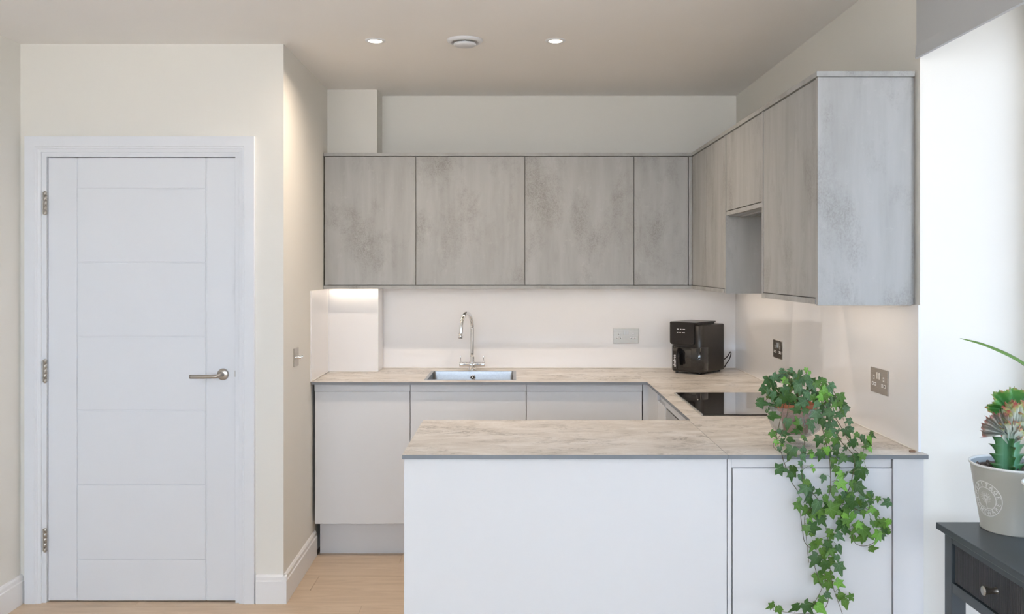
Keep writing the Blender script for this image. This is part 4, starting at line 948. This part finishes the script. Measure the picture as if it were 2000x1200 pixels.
ri = random.Random(11)
def ivy_leaf(variant):
    """five lobed leaf, petiole at the origin, tip along +y, unit size"""
    r_ = random.Random(variant)
    tips = [(0, 1.0), (48, 0.68 + 0.08 * r_.random()), (108, 0.44 + 0.08 * r_.random())]
    if variant == 2: tips = [(0, 1.0), (58, 0.50), (112, 0.34)]
    if variant == 3: tips = [(0, 1.0), (46, 0.62), (104, 0.36)]
    rim = []
    def P(a, r): return (r * math.sin(math.radians(a)), r * math.cos(math.radians(a)))
    sides = []
    t1 = tips[1][1]; t2 = tips[2][1]; rr = [(0, 1.0), (6, 0.85), (14, 0.64), (25, 0.49), (tips[1][0] - 10, t1 * 0.80), (tips[1][0], t1), (tips[1][0] + 12, t1 * 0.72), (80, 0.36), (tips[2][0] - 10, t2 * 0.84), (tips[2][0], t2), (tips[2][0] + 16, t2 * 0.70), (150, 0.26), (172, 0.13)]
    if variant == 2: rr = [(0, 1.0), (8, 0.82), (20, 0.60), (38, 0.50), (54, 0.52), (66, 0.44), (90, 0.36), (115, 0.34), (140, 0.28), (168, 0.15)]
    right = [P(a, r) for a, r in rr]; left = [(-x, y) for x, y in right[1:]][::-1]
    outl = right + [(0, 0.0)] + left
    # drop a little of the mirror symmetry
    outl = [(x * (1 + 0.06 * r_.uniform(-1, 1)), y + 0.02 * r_.uniform(-1, 1)) for x, y in outl]
    vs = [(x, y, -0.42 * x * x - 0.16 * y * y + 0.10 * abs(x)) for x, y in outl]
    # mid points keep the blade dished about the main veins
    ctr = [(0, 0.12, 0.02), (0, 0.45, -0.02), (0, 0.75, -0.07)]
    n = len(vs); allv = vs + ctr; fs = []
    for i in range(n):
        j = (i + 1) % n; my = (outl[i][1] + outl[j][1]) / 2; ci = n + (0 if my < 0.33 else (1 if my < 0.66 else 2))
        fs.append((i, j, ci))
    # stitch neighbouring fans
    for i in range(n):
        j = (i + 1) % n; k_ = (i + 2) % n
        c1 = n + (0 if (outl[i][1] + outl[j][1]) / 2 < 0.33 else (1 if (outl[i][1] + outl[j][1]) / 2 < 0.66 else 2))
        c2 = n + (0 if (outl[j][1] + outl[k_][1]) / 2 < 0.33 else (1 if (outl[j][1] + outl[k_][1]) / 2 < 0.66 else 2))
        if c1 != c2: fs.append((j, c2, c1))
    return allv, fs
leaf_me = {}
for v_ in range(4):
    for c_ in range(4):
        vs, fs = ivy_leaf(v_)
        me = bpy.data.meshes.new('ivy_leaf'); me.from_pydata(vs, [], fs); me.materials.append(LEAF[c_]); me.update()
        bm = bmesh.new(); bm.from_mesh(me); bmesh.ops.recalc_face_normals(bm, faces=bm.faces)
        for f in bm.faces: f.smooth = True
        bm.to_mesh(me); bm.free(); leaf_me[(v_, c_)] = me
def depth_for(px, py):
    s_ = 590.0; dx = (px - 1578) / s_; dz = (800 - py) / s_
    q_ = 1 - (dx / 0.20) ** 2 - (max(dz, 0) / 0.17) ** 2
    Yb = ic_[1] - 0.12 * math.sqrt(max(q_, 0.02)) + ri.uniform(-0.01, 0.03)
    if py > CY + 20: Yb = min(Yb, 1026.6 / max(py - CY, 1) - 0.035)
    return max(Yb, 2.752 + ri.uniform(-0.02, 0.012))
SP = [[(1552,800),(1520,838),(1517,860),(1532,905),(1545,940),(1560,965),(1563,1000),(1568,1040),(1572,1060),(1588,1080),(1592,1110),(1600,1135),(1605,1150),(1590,1180),(1585,1200),(1580,1235)],
      [(1568,800),(1572,850),(1566,920),(1575,950),(1600,980),(1612,1025),(1618,1065),(1620,1100),(1628,1150),(1645,1200),(1650,1240)],
      [(1580,800),(1612,860),(1620,895),(1622,950),(1615,975),(1590,990),(1572,1010),(1575,1055),(1580,1100)],
      [(1590,790),(1640,858),(1668,895),(1660,950),(1645,985),(1650,1015),(1662,1040),(1672,1063),(1695,1066),(1720,1050),(1724,1030),(1716,1010),(1705,1000),(1685,992)],
      [(1585,780),(1640,830),(1668,880),(1682,893),(1690,870),(1701,858)],
      [(1575,790),(1540,770),(1505,775),(1490,790)], [(1575,790),(1545,750),(1540,728)], [(1580,790),(1575,745),(1574,726)],
      [(1580,790),(1625,760),(1640,800),(1655,840)], [(1570,795),(1530,840),(1510,868),(1520,882)],
      [(1620,1050),(1608,1100),(1618,1170),(1600,1196),(1560,1199),(1510,1193)], [(1645,985),(1690,1000),(1700,985),(1712,975)]]
rad_ = []
all_pts = []
for k_, s_ in enumerate(SP):
    pts = []
    for i, (px, py) in enumerate(s_):
        if i == 0 and k_ < 10: pts.append(Vector((ic_[0] + (px - 1560) * 0.0006, ic_[1] - 0.01, tpz + 0.088)))
        else:
            Yd = depth_for(px, py); Yd = Yd + 0.012
            pts.append(at(px, py, min(Yd, 2.775) if py > 885 else Yd))
    if k_ < 10 and len(pts) > 1: pts.insert(1, Vector(((pts[0].x + pts[1].x) / 2, (pts[0].y + pts[1].y) / 2, max(pts[0].z + 0.035, pts[1].z + 0.01))))
    sm_ = smooth_path(pts, 6)
    for p in sm_:      # never below or into the worktop
        if p.y > 2.785 and p.z < WT + 0.006: p.z = WT + 0.006
    all_pts += sm_
    obj('stem', MB().tube(sm_, [0.0014 - 0.0007 * i / len(sm_) for i in range(len(sm_))], 6), M['stem'], iv)
inv_iv = WM[iv].inverted()
pet = MB()
def add_leaf(p, size, c_, hang):
    """p = leaf centre"""
    o = bpy.data.objects.new('leaf', leaf_me[(ri.choice([0, 0, 1, 1, 3, 3, 2]), c_)]); C.objects.link(o); o.parent = iv
    S_ = size * ri.uniform(0.78, 0.92)
    # tip direction: mostly down, fanned out; normal towards the viewer and up
    ang = ri.gauss(0, 0.75 if hang else 1.0); tip = Vector((math.sin(ang), ri.uniform(-0.35, 0.05), -math.cos(ang)))
    outw = Vector((p.x - ic_[0], p.y - ic_[1] - 0.05, 0)) * 2.0
    nrm = Vector((ri.gauss(0, 0.42), -1.0, ri.uniform(-0.1, 0.75))) + outw
    if ri.random() < 0.10: nrm.x += ri.choice([-2.2, 2.2])
    tip.normalize(); nrm = nrm - tip * nrm.dot(tip); nrm.normalize(); xx = tip.cross(nrm)
    R3 = Matrix((xx, tip, nrm)).transposed()
    base = p - tip * S_ * 0.42
    if base.y > 2.785 and p.z < WT + 0.02:
        base.z = max(base.z, WT + 0.012)
    m4 = Matrix.Translation(base) @ R3.to_4x4() @ Matrix.Diagonal((S_, S_, S_, 1))
    tipw = m4 @ Vector((0, 1, 0))
    ml = inv_iv @ m4; o.location = ml.to_translation(); o.rotation_euler = ml.to_euler(); o.scale = (S_, S_, S_)
    near = min(all_pts, key=lambda q_: (q_ - base).length_squared)
    if (near - base).length < 0.10:
        midp = (near + base) / 2 + Vector((0, -0.004, 0.006)); pet.tube([near, midp, base], 0.0007, 4)
for (px, py, s_, c_) in spots:
    Y_ = depth_for(px, py); p = at(px, py, Y_); add_leaf(p, s_ * Y_ / F * 1.12, c_, py > 850)
for i in range(62):          # leaves further back in the crown
    a = ri.uniform(0, 2 * PI); r = math.sqrt(ri.random())
    px = 1570 + 85 * r * math.cos(a); py = 775 + 45 * r * math.sin(a) + (25 if px > 1610 else 0); Y_ = ic_[1] + ri.uniform(-0.07, 0.10)
    if py > CY + 20: Y_ = min(Y_, 1026.6 / (py - CY) - 0.05)
    add_leaf(at(px, py, Y_), ri.uniform(15, 24) * Y_ / F, ri.choice([0, 0, 0, 1, 2]), False)
mid_pts = [p for p in all_pts if p.x > 0.93 and 0.62 < p.z < 0.99]
for i in range(38):          # fill between the strands where they bunch together
    p = ri.choice(mid_pts) + Vector((ri.uniform(-0.025, 0.025), ri.uniform(-0.02, 0.0), ri.uniform(-0.02, 0.02)))
    if p.z > WT - 0.01 and p.y > 2.78: p.z = max(p.z, WT + 0.03)
    add_leaf(p, ri.uniform(0.026, 0.040), ri.choice([0, 1, 2, 2, 3]), True)
o = obj('petioles', pet, M['petiole'], iv); o['kind'] = 'stuff'
# scrap on the worktop corner
sc_ = at(1784, 883, 2.83)
tag(obj('wood_scrap', B(sc_.x - 0.010, sc_.x + 0.008, 2.832, 2.840, WT + 0.0003, WT + 0.006, bev=0.001), M['scrap']), 'tiny brown scrap on the worktop corner beside the right splashback', 'scrap')
